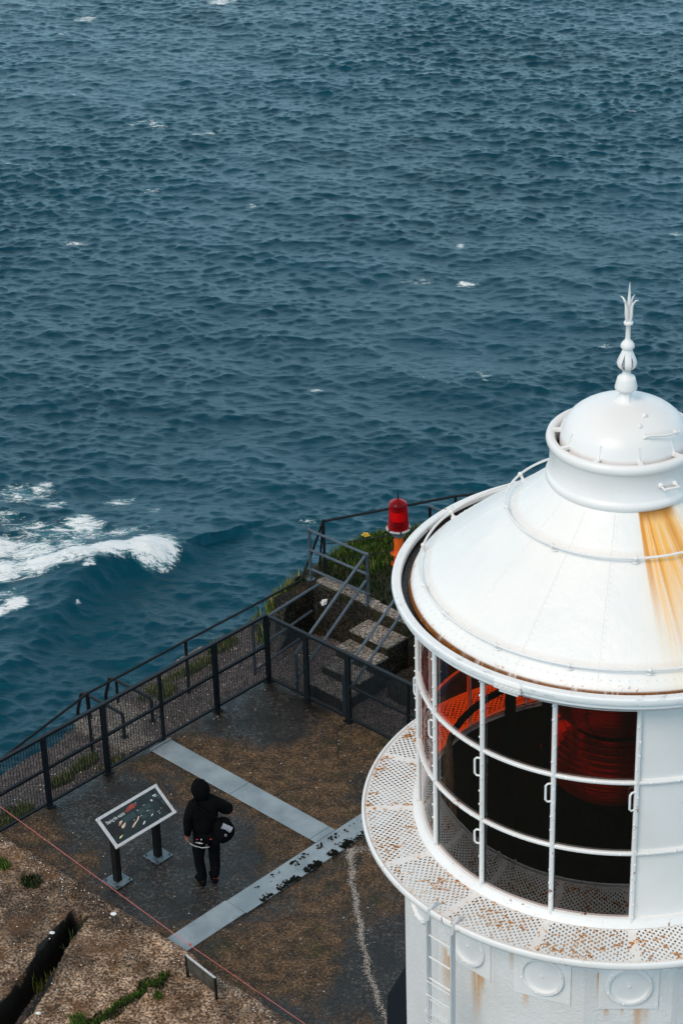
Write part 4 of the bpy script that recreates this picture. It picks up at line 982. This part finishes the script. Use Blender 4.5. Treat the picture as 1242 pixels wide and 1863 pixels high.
# rust under the eave edge
ed = m.math('MULTIPLY', m.rng(r, 2.155, 2.172), m.rng(m.noise(m.mapv(cv, (4, 1, 1)), 1, 5, .7), .32, .46)); c = m.mix(ed, c, m.mix(strk2, (.36, .12, .012), (.03, .012, .006)))
sp1 = m.math('MULTIPLY', m.math('MULTIPLY', m.rng(r, 2.10, 2.16), m.rng(m.noise(p, 4, 2), .45, .6)), m.rng(m.noise(p, 26, 5, .7, .5), .58, .62)); c = m.mix(sp1, c, (.45, .15, .02))
M['roof'] = m.fin(c, m.rng(big, .3, .7, .30, .45), normal=m.bump(m.math('ADD', m.noise(p, 3, 3), m.math('MULTIPLY', m.noise(p, 40, 4), .15)), .03, .6))
prof = [(2.19, 7.295), (2.172, 7.335), (2.13, 7.385), (2.05, 7.462), (1.9, 7.592), (1.7, 7.762), (1.5, 7.922), (1.3, 8.078), (1.17, 8.178), (1.0, 8.318), (.85, 8.452), (.74, 8.56)]
def roof_z(r_):
    for i in range(len(prof)-1):
        if prof[i+1][0] <= r_ <= prof[i][0]:
            t_ = (prof[i][0]-r_)/(prof[i][0]-prof[i+1][0]); return prof[i][1]*(1-t_)+prof[i+1][1]*t_
    return 7.3
b = MB(); b.lathe(prof, 160)
SA = [R(-4.5+22.5*k) for k in range(16)]   # plate seams
for a in SA:
    r_ = 2.10
    while r_ > .85:
        for o_ in (0.0,): b.sphere(PO(a+.022/r_, r_, roof_z(r_)-.001), .0068, 5, 4)
        r_ -= .052
    pts = [PO(a, q, roof_z(q)+.001) for q in np.linspace(2.16, .78, 24)]
    b.tube(pts, .003, 4)
for r_, n_ in ((2.09, 150), (2.0, 75)):
    for i in range(n_): a = 2*PI*(i+.5)/n_; b.sphere(PO(a, r_, roof_z(r_)-.001), .0085, 5, 4)
b.build('roof', M['roof'], LH, True, sharp=40)
m = NM('dark_gutter'); p = m.pos(False); n_ = m.noise(p, 18, 5, .7); M['gutter_in'] = m.fin(m.mix(m.rng(n_, .4, .7), (.006, .007, .010), m.mix(m.noise(p, 40), (.10, .045, .01), (.02, .015, .01))), .35, normal=m.bump(n_, .02, 1))
b = MB(); b.lathe([(2.262, 7.33), (2.255, 7.275), (2.15, 7.265)], 128); b.build('gutter_channel', M['gutter_in'], LH, True)
m = NM('gutter_paint'); p = m.pos(False); s_ = m.sep(p); n_ = m.noise(p, 8, 5, .7); c = m.mix(m.rng(m.noise(m.mapv(p, (6, 6, 26)), 1, 5, .7), .56, .66, 0, .6), (.79, .79, .79), (.40, .40, .41)); c = m.mix(m.rng(n_, .66, .70), c, (.42, .16, .03)); M['gutter'] = m.fin(c, .4, normal=m.bump(n_, .006))
b = MB(); b.lathe([(2.262, 7.32), (2.268, 7.372), (2.28, 7.385), (2.345, 7.385), (2.362, 7.372), (2.368, 7.345), (2.36, 7.315), (2.335, 7.30), (2.335, 7.262), (2.29, 7.215), (2.22, 7.18), (2.21, 7.155), (2.135, 7.13), (2.06, 7.125)], 160); b.build('gutter', M['gutter'], LH, True, sharp=28)
for azd, wdt in ((-25.8, .30), (110, .3), (-160, .3)):
    b = MB(); a = R(azd); c0 = PO(a, 2.362, 7.315); tx = Vector((cos(a), sin(a), 0)); nn = PO(a, 1, 0)
    b.box(c0+ZX*.005, (wdt, .035, .09), (tx, nn, ZX), .008); b.box(c0-ZX*.06-nn*.03, (wdt*.7, .03, .06), (tx, nn, ZX), .006)
    for i in range(-2, 3): b.sphere(c0+tx*(i*.055)+nn*.02, .011, 6, 4)
    b.build('gutter_splice', M['white_bar'], LH, True)
# roof hand rails with stand-off knobs
def roof_rail(rr, dz, name, knobs, kn_r):
    q = MB(); zb = roof_z(rr); q.tube([PO(2*PI*i/120, rr+.045, zb+dz) for i in range(120)], .013, 7, closed=True); o = q.build(name, M['white'], LH, True)
    for azd in knobs:
        a = R(azd); q = MB(); q.tube([PO(a, rr, zb-.01), PO(a, rr+.045, zb+dz)], .016, 7); q.sphere(PO(a, rr+.045, zb+dz), kn_r, 8, 6); q.lathe([(0, .012), (.04, .008), (.045, 0)], 10, c=PO(a, rr-.002, zb-.002)); q.build('rail_stay', M['white'], o, True)
roof_rail(2.03, .058, 'roof_rail', [-118, -96, -72.5, -56.4, -34.2, -12.4, 9.2, 32, 55, 78, 101, 124, 147, 170, 193, 215], .026)
roof_rail(1.14, .062, 'roof_rail', [-116, -79.5, -34, 7.7, 50, 92, 134, 176, 218], .026)
# vent collar and dome
b = MB(); b.lathe([(.735, 8.52), (.765, 8.545), (.785, 8.575), (.785, 8.61), (.765, 8.635), (.748, 8.65), (.746, 8.93), (.760, 8.945), (.781, 8.965), (.788, 9.0), (.778, 9.035), (.750, 9.053), (.715, 9.045), (.695, 9.02), (.69, 8.98), (.69, 8.6)], 96); col_ = b.build('vent_collar', M['white'], LH, True, sharp=50)
b = MB(); b.lathe([(.69, 8.86), (.3, 8.88)], 48); b.build('vent_slot', M['black'], LH)
b = MB(); dome = [(.648, 8.90), (.648, 8.985), (.640, 9.03)]
for i in range(1, 15):
    th = R(90*i/15); dome.append((.638*cos(th)**.95, 9.03+.385*sin(th)))
dome.append((.0, 9.415)); b.lathe(dome, 72); dm = b.build('dome', M['white'], LH, True, sharp=45)
for k in range(10):
    b = MB(); a = R(-170+36*k+4); b.bar(PO(a, .60, 9.035), PO(a, .73, 9.035), .05, .03)
    b.bar(PO(a, .648, 9.04), PO(a, .60, 9.17), .012, .02)
    b.build('dome_lug', M['white'], col_)
def curved_grip(name, pts, r_=.016, par=LH):
    b = MB(); b.tube(pts, r_, 8); b.sphere(pts[0], .03, 8, 6); b.sphere(pts[-1], .03, 8, 6); return b.build(name, M['white'], par, True)
def DP(azd, el, off=0): 
    th = R(el); return PO(R(azd), (.638+off)*cos(th), 9.03+(.385+off)*sin(th))
curved_grip('dome_grip', [DP(22, 34), DP(24, 34, .06), DP(42, 30, .07), DP(60, 27, .06), DP(61, 27)], .012, dm)
curved_grip('dome_grip', [DP(20, 48), DP(36, 60, .01)], .004, dm)
curved_grip('collar_grip', [PO(R(30), .75, 8.80), PO(R(30.5), .81, 8.78), PO(R(42), .83, 8.775), PO(R(43), .75, 8.78)], .014, col_)
# finial
b = MB(); b.lathe([(.20, 9.385), (.13, 9.405), (.085, 9.43), (.066, 9.47), (.058, 9.52), (.092, 9.525), (.112, 9.545), (.113, 9.565), (.092, 9.655), (.085, 9.668), (.060, 9.675), (.045, 9.70), (.040, 9.73), (.047, 9.745)], 32)
b.build('finial_base', M['white'], LH, True, sharp=50)
b = MB(); b.tube([PO(R(20), .062, 9.52), PO(R(20), .10, 9.40)], .012, 6)
b.build('finial_stay', M['white'], LH, True)
b = MB(); NP = 6
pf_ = [(.044, 9.745), (.072, 9.765), (.094, 9.79), (.101, 9.82), (.094, 9.855), (.075, 9.90), (.055, 9.945), (.043, 9.985)]
for k in range(NP):
    ac = R(8+60*k); vs = []; fs = []
    for i, (r_, z) in enumerate(pf_):
        op = min(1, max(0, (z-9.755)/.03))*min(1, max(0, (9.93-z)/.08)); hw = R(30.3)*(1-.36*op)
        for s_i in range(5):
            a = ac+hw*(s_i/2-1); vs.append(PO(a, r_, z))
    for i in range(len(pf_)-1):
        for s_i in range(4): fs.append((i*5+s_i, i*5+s_i+1, (i+1)*5+s_i+1, (i+1)*5+s_i))
    n0 = len(vs); vs2 = [Vector((v.x*.86, v.y*.86, v.z)) for v in vs]; b.add(vs+vs2, fs+[tuple(i+n0 for i in f[::-1]) for f in fs]+[(i*5, (i+1)*5, (i+1)*5+n0, i*5+n0) for i in range(len(pf_)-1)]+[(i*5+4, (i+1)*5+4, (i+1)*5+4+n0, i*5+4+n0) for i in range(len(pf_)-1)])
b.tube([Vector((0, 0, 9.70)), Vector((0, 0, 10.0))], .014, 8)
b.build('finial_bulb', M['white'], LH, True, sharp=50)
b = MB(); b.lathe([(.043, 9.98), (.066, 9.985), (.071, 10.0), (.066, 10.025), (.048, 10.05), (.032, 10.065), (.025, 10.09), (.024, 10.215), (.030, 10.225), (.045, 10.235), (.048, 10.25), (.043, 10.265), (.028, 10.272), (.026, 10.30)], 28); b.build('finial_stem', M['white'], LH, True, sharp=50)
b = MB()
for k in range(4):
    a = R(60+90*k); b.tube([PO(a, .020, 10.26), PO(a, .030, 10.34), PO(a, .030, 10.40), PO(a, .040, 10.455), PO(a, .072, 10.50), PO(a, .105, 10.512)], [.014, .017, .016, .012, .008, .002], 7)
b.tube([Vector((0, 0, 10.25)), Vector((0, 0, 10.40)), Vector((0, 0, 10.52)), Vector((0, 0, 10.68))], [.018, .02, .016, .002], 8)
b.build('finial_crown', M['white'], LH, True, sharp=60)
# ladder on the near left of the gallery
AL, AR_ = R(-41.5), R(-34.4)
l0, r0 = PO(AL, 2.75, 0), PO(AR_, 2.75, 0); td = (r0-l0).normalized(); nd = PO((AL+AR_)/2, 1, 0)
lad = MB()
for P_ in (l0, r0):
    lad.box(P_+ZX*2.2+nd*.0, (.018, .07, 4.36), (td, nd, ZX), .003)
    lad.tube([P_+ZX*4.37, P_+ZX*4.50-nd*.02, P_+ZX*4.53-nd*.08, P_+ZX*4.50-nd*.16], [.02, .02, .018, .012], 7)
la = lad.build('ladder', M['gray_white'], LH, False)
z = 4.18
while z > .2: b = MB(); b.tube([l0+ZX*z, r0+ZX*z], .011, 7); z -= .285; b.build('rung', M['white'], la, True)
b = MB()
for i in range(1, 12):
    P_ = l0*(1-i/12)+r0*(i/12)+nd*.045; b.tube([P_+ZX*3.62, P_+ZX*3.25, P_+nd*.05+ZX*3.22, P_+ZX*3.17, P_+ZX*1.6], .004, 5)
for z in (3.60, 3.42, 3.05): b.tube([l0+nd*.045+ZX*z, r0+nd*.045+ZX*z], .005, 5)
b.build('ladder_guard', M['white'], la, True)

# ------------------------------------------------------------------ red beacon
BC = W(0.0, -3.05, .80)
t = thing('red_beacon', BC, 'red glass beacon lamp on an orange pole standing on the grassy headland', 'beacon lamp')
def lc(prof, name, mat, n=28, par=None, sharp=40):
    b = MB(); b.lathe(prof, n, c=BC); return b.build(name, mat, par or t, True, sharp=sharp)
pole = lc([(.0, .0), (.075, .0), (.075, .52), (0, .52)], 'pole', M['orange'])
for z in (.03, .21):
    lc([(.07, z-.012), (.125, z-.012), (.125, z+.012), (.07, z+.012)], 'flange', M['orange'], par=pole)
    for k in range(6): b = MB(); b.sphere(BC+PO(2*PI*k/6, .105, z+.015), .012, 6, 4); b.build('bolt', M['bolt'], pole)
lc([(0, .52), (.10, .52), (.10, .545), (.085, .55), (.085, .62), (.10, .63), (0, .64)], 'collar', M['plate_galv'])
lc([(.14, .635), (.19, .635), (.195, .645), (.19, .66), (.14, .66)], 'clamp_ring', M['white_trim'])
for k in range(6): b = MB(); b.box(BC+PO(2*PI*k/6+.3, .185, .655), (.03, .02, .045), (Vector((1, 0, 0)), Vector((0, 1, 0)), ZX)); b.build('clamp_lug', M['bolt'], t)
m = NM('red_beacon_glass'); g = m.n('BsdfTransparent'); g.inputs[0].default_value = (.9, .05, .03, 1); m.fin((.55, .012, .02), .12, spec=.7)
lw = m.n('LayerWeight'); lw.inputs[0].default_value = .35; mx = m.n('MixShader'); m.t.links.new(m.rng(lw.outputs['Facing'], 0, 1, .22, .92), mx.inputs[0]); m.t.links.new(g.outputs[0], mx.inputs[1]); m.t.links.new(m.b.outputs[0], mx.inputs[2]); m.t.links.new(mx.outputs[0], m.out.inputs[0])
lc([(.165, .65), (.160, .70), (.140, 1.05), (.136, 1.08), (.125, 1.10), (.0, 1.16)], 'glass_dome', m.m, 36)
M['redfilt'] = m_simple('inner_red_filter', (.95, .20, .03), .4)
lc([(.0, .66), (.075, .66), (.08, .82), (.03, .86), (.02, .95), (.07, .98), (.09, 1.04), (.0, 1.05)], 'lamp_holder', M['black'], 20)
b = MB(); b.lathe([(.118, .80), (.118, .96)], 20, c=BC); b.build('inner_lens', M['redfilt'], t, True)
b = MB(); b.tube([BC+ZX*1.15, BC+ZX*1.26], [.012, .006], 6); b.build('spike', M['black'], t, True)
b = MB(); b.tube([BC+PO(R(-80), .10, .62), BC+PO(R(-85), .22, .56), BC+PO(R(-85), .27, .45), BC+PO(R(-80), .20, .36), BC+PO(R(-70), .12, .42), BC+PO(R(-60), .08, .50)], .008, 6); b.build('cable', M['black'], t, True)

t.scale = (1.07, 1.07, 1.06)
# ------------------------------------------------------------------ person
def skin_mesh(pts, edges, rad, name, mat, parent, sub=2, root=0, rough=0):
    me = bpy.data.meshes.new(name); me.from_pydata(pts, edges, []); me.update()
    o = bpy.data.objects.new('tmp', me); COL.objects.link(o)
    o.modifiers.new('s', 'SKIN')
    sv = me.skin_vertices[0].data if me.skin_vertices else None
    if sv is None:
        me.update(); sv = me.skin_vertices[0].data
    for i, r_ in enumerate(rad):
        sv[i].radius = r_ if isinstance(r_, tuple) else (r_, r_); sv[i].use_root = (i == root)
    su = o.modifiers.new('u', 'SUBSURF'); su.levels = sub; su.render_levels = sub
    bpy.context.view_layer.update()
    ev = o.evaluated_get(bpy.context.evaluated_depsgraph_get()); m2 = bpy.data.meshes.new_from_object(ev)
    m2.name = name
    if rough:
        for v in m2.vertices:
            q = v.co; d_ = noise.noise_vector(Vector((q.x*9, q.y*9, q.z*6)))*rough; v.co = q+Vector((d_.x, d_.y, d_.z*.5))
    bpy.data.objects.remove(o); bpy.data.meshes.remove(me)
    m2.materials.clear(); m2.materials.append(mat)
    for p_ in m2.polygons: p_.use_smooth = True
    r_ = bpy.data.objects.new(name, m2); COL.objects.link(r_); r_.parent = parent; return r_
PB_ = W(2.97, 4.21, 0.004)+Vector((.075, -.03, 0))
pt = thing('person', PB_, 'person in black hooded jacket standing behind the information board with right elbow raised', 'person')
ROT = R(22)       # body faces the sea, turned a little to the left
def LP(x, y, z):  # x right, y forward (away)
    return (x*cos(ROT)-y*sin(ROT), x*sin(ROT)+y*cos(ROT), z)
J = {'pel': (0, 0, .93), 'wai': (0, .0, 1.10), 'che': (0, .0, 1.30), 'nek': (0, .02, 1.46), 'hb': (-.01, .05, 1.53), 'hed': (-.03, .06, 1.60), 'top': (-.03, .05, 1.66),
     'lsh': (-.18, 0, 1.40), 'lel': (-.25, -.01, 1.12), 'lwr': (-.27, .03, .88), 'rsh': (.18, 0, 1.40), 'rel': (.36, -.05, 1.25), 'rwr': (.10, .25, 1.24),
     'lhi': (-.10, 0, .90), 'lkn': (-.12, .03, .50), 'lan': (-.09, -.02, .09), 'lto': (-.14, .15, .03), 'rhi': (.10, 0, .90), 'rkn': (.11, .04, .50), 'ran': (.09, 0, .09), 'rto': (.07, .18, .03)}
def sub(keys, links, rad, name, mat, lv=2, rough=0):
    return skin_mesh([LP(*J[k]) for k in keys], [(keys.index(a), keys.index(c)) for a, c in links], rad, name, mat, pt, lv, 0, rough)
# hands
def hand(wr, dirn, palm_n, side, pts, edges, rad, base_i):
    d = Vector(dirn).normalized(); n_ = Vector(palm_n).normalized(); s_ = d.cross(n_)*side
    w_ = Vector(wr); i0 = len(pts); pts.append(tuple(w_+d*.045)); rad.append((.034, .018)); edges.append((base_i, i0))
    for k, (off, L_) in enumerate(((-.030, .070), (-.010, .082), (.011, .076), (.030, .060))):
        a_ = w_+d*.085+s_*off; i1 = len(pts); pts += [tuple(a_), tuple(a_+d*L_*.5+n_*.010), tuple(a_+d*L_*.8+n_*.030)]; rad += [.0105, .009, .0075]; edges += [(i0, i1), (i1, i1+1), (i1+1, i1+2)]
    i1 = len(pts); a_ = w_+d*.035-s_*.035; pts += [tuple(a_), tuple(a_+d*.03-s_*.02+n_*.015), tuple(a_+d*.055-s_*.022+n_*.03)]; rad += [.012, .0105, .009]; edges += [(i0, i1), (i1, i1+1), (i1+1, i1+2)]
keys = ['pel', 'wai', 'che', 'nek', 'hb', 'lsh', 'lel', 'lwr', 'rsh', 'rel', 'rwr', 'lhi', 'lkn', 'lan', 'lto', 'rhi', 'rkn', 'ran', 'rto']
lk = [('pel', 'wai'), ('wai', 'che'), ('che', 'nek'), ('nek', 'hb'), ('che', 'lsh'), ('lsh', 'lel'), ('lel', 'lwr'), ('che', 'rsh'), ('rsh', 'rel'), ('rel', 'rwr'), ('pel', 'lhi'), ('lhi', 'lkn'), ('lkn', 'lan'), ('lan', 'lto'), ('pel', 'rhi'), ('rhi', 'rkn'), ('rkn', 'ran'), ('ran', 'rto')]
pts = [LP(*J[k]) for k in keys]; edges = [(keys.index(a), keys.index(c)) for a, c in lk]
rad = [(.14, .10), (.13, .09), (.15, .10), .050, .055, .048, .034, .026, .048, .034, .026, .08, .05, .032, .026, .08, .05, .032, .026]
# head built on the neck: skull, jaw, nose
hc = Vector(LP(*J['hed'])); FD = Vector((-.93, .36, 0)).normalized()    # the face looks left
def hadd(p_, r_, frm):
    pts.append(tuple(p_)); rad.append(r_); edges.append((frm, len(pts)-1)); return len(pts)-1
hb_i = keys.index('hb')
h1 = hadd(hc+ZX*.0, (.082, .078), hb_i); h2 = hadd(hc+ZX*.075+FD*-.005, (.070, .068), h1)
hadd(hc+FD*.078-ZX*.045, (.030, .032), h1)     # jaw and mouth
hadd(hc+FD*.100+ZX*.000, (.011, .014), h1)    # nose
hand(LP(*J['lwr']), (0, .15, -1), (.6, .8, 0), 1, pts, edges, rad, keys.index('lwr'))
hand(LP(*J['rwr']), (-.8, .5, .35), (0, -.3, 1), -1, pts, edges, rad, keys.index('rwr'))
skin_mesh(pts, edges, rad, 'body', M['skin'], pt, 2)
for sgn in (-1, 1):
    b = MB(); b.sphere(PB_+hc+FD*.083+FD.cross(ZX)*(.028*sgn)+ZX*.022, .011, 8, 6); b.build('eye', M['black'], pt, True)
sub(['pel', 'wai', 'che', 'nek', 'lsh', 'lel', 'lwr', 'rsh', 'rel', 'rwr'], [('pel', 'wai'), ('wai', 'che'), ('che', 'nek'), ('che', 'lsh'), ('lsh', 'lel'), ('lel', 'lwr'), ('che', 'rsh'), ('rsh', 'rel'), ('rel', 'rwr')],
    [(.225, .185), (.205, .155), (.20, .15), (.13, .13), (.10, .10), .078, .052, (.10, .10), .085, .055], 'jacket', M['black_cloth'], 3, .022)
# hood: shell open towards the face
b = MB(); hcw = PB_+hc+ZX*.01; n1_, n2_ = 22, 16; side = FD.cross(ZX)
vs = []; 
for i in range(n2_+1):
    for k in range(n1_):
        th = PI*i/n2_*.64; ph = 2*PI*k/n1_     # axis = -FD (back of the head); opening at +FD
        d_ = (-FD)*cos(th)+(side*cos(ph)+ZX*sin(ph))*sin(th)
        rr = Vector((.135*d_.dot(side), 0, 0)).length
        v_ = side*(d_.dot(side)*.128)+FD*(d_.dot(FD)*.135)+ZX*(d_.dot(ZX)*(.152 if d_.z > 0 else .20))
        q_ = noise.noise(v_*14)*.010; vs.append(hcw+v_*(1+q_*4)-FD*.008+ZX*(.02 if th > 1.5 and d_.z > 0 else 0)+FD*(.03 if th > 1.9 and d_.z > 0 else 0))
fs = [(i*n1_+k, i*n1_+(k+1) % n1_, (i+1)*n1_+(k+1) % n1_, (i+1)*n1_+k) for i in range(n2_) for k in range(n1_)]
b.add(vs, fs); b.build('hood', M['black_cloth'], pt, True, sharp=180)
J['pel2'] = (0, 0, .88)
sub(['pel', 'lhi', 'lkn', 'lan', 'rhi', 'rkn', 'ran'], [('pel', 'lhi'), ('lhi', 'lkn'), ('lkn', 'lan'), ('pel', 'rhi'), ('rhi', 'rkn'), ('rkn', 'ran')],
    [(.17, .13), (.115, .11), .088, .072, (.115, .11), .088, .072], 'trousers', M['trouser'], 2, .015)
for a_, t_ in (('lan', 'lto'), ('ran', 'rto')):
    A_ = Vector(J[a_]); T_ = Vector(J[t_]); he = A_+(A_-T_)*.35; he.z = .045; T2 = T_+(T_-A_)*.3; T2.z = .038
    skin_mesh([LP(*A_), LP(*he), LP(A_.x, A_.y, .05), LP(*T_.lerp(A_, .3)), LP(*T2)], [(0, 2), (2, 1), (2, 3), (3, 4)], [.058, .042, .05, .046, .036], 'shoe', M['black_cloth'], pt, 2)
def at_(x, y, z): return PB_+Vector(LP(x, y, z))
b = MB(); b.tube([at_(-.26, -.11, .86), at_(-.20, -.155, .83), at_(-.10, -.19, .80), at_(-.0, -.20, .80)], .006, 6); b.tube([at_(-.19, -.17, .90), at_(-.13, -.185, .885), at_(-.08, -.19, .87)], [.004, .013, .004], 6); b.sphere(at_(-.10, -.185, .94), .012, 8, 5)
b.sphere(at_(.15, -.20, .96), .016, 8, 5, (2, 1, .8)); b.sphere(at_(.17, -.19, 1.01), .009, 8, 5, (2, 1, .8)); b.build('reflective_piping', M['white_trim'], pt, True)
b = MB(); b.sphere(at_(-.29, -.0, .90), .013, 8, 6); b.sphere(at_(-.16, -.18, .95), .009, 8, 6, (1.8, 1, .7)); b.sphere(at_(.03, -.20, .93), .009, 8, 6, (2, 1, .7)); b.sphere(at_(.12, -.045, .11), .010, 8, 6); b.build('red_details', M['red_trim'], pt, True)
# bag
pt.scale = (.96, .96, .96)
bt = thing('shoulder_bag', at_(.26, -.14, 1.0), 'black shoulder bag with a pale grey flap hanging at the right hip of the person', 'bag')
b = MB(); b.sphere(at_(.215, -.15, .98), 1, 20, 14, (.15, .13, .20))
b.v = [tuple(Vector(v)+Vector(noise.noise_vector(Vector(v)*7))*.02) for v in b.v]; b.build('bag_body', M['black_cloth'], bt, True, sharp=180)
b = MB(); vs = []
for i in range(9):
    for k in range(5):
        s0, t0_ = i/8, k/4; th = -.9+1.8*t0_
        P_ = at_(.18+.12*s0, -.235-.035*cos(th)-.03*s0, 1.13-.075*s0)+Vector((.02, -.0, .045))*sin(th)*1.3
        vs.append(P_)
b.add(vs, [(i*5+k, (i+1)*5+k, (i+1)*5+k+1, i*5+k+1) for i in range(8) for k in range(4)]); b.build('flap', M['grey_patch'], bt, True)
b = MB(); b.tube([at_(.22, -.20, 1.12), at_(.12, -.175, 1.22), at_(-.03, -.165, 1.34), at_(-.13, -.11, 1.43), at_(-.12, .02, 1.50)], .017, 6); b.build('strap', M['black_cloth'], bt, True)
b = MB(); rr_ = [at_(.215+.012*cos(a), -.305, 1.0+.018*sin(a)) for a in np.linspace(0, 2*PI, 11)[:-1]]; b.tube(rr_, .0035, 5, closed=True); b.build('ring', M['white_trim'], bt, True)
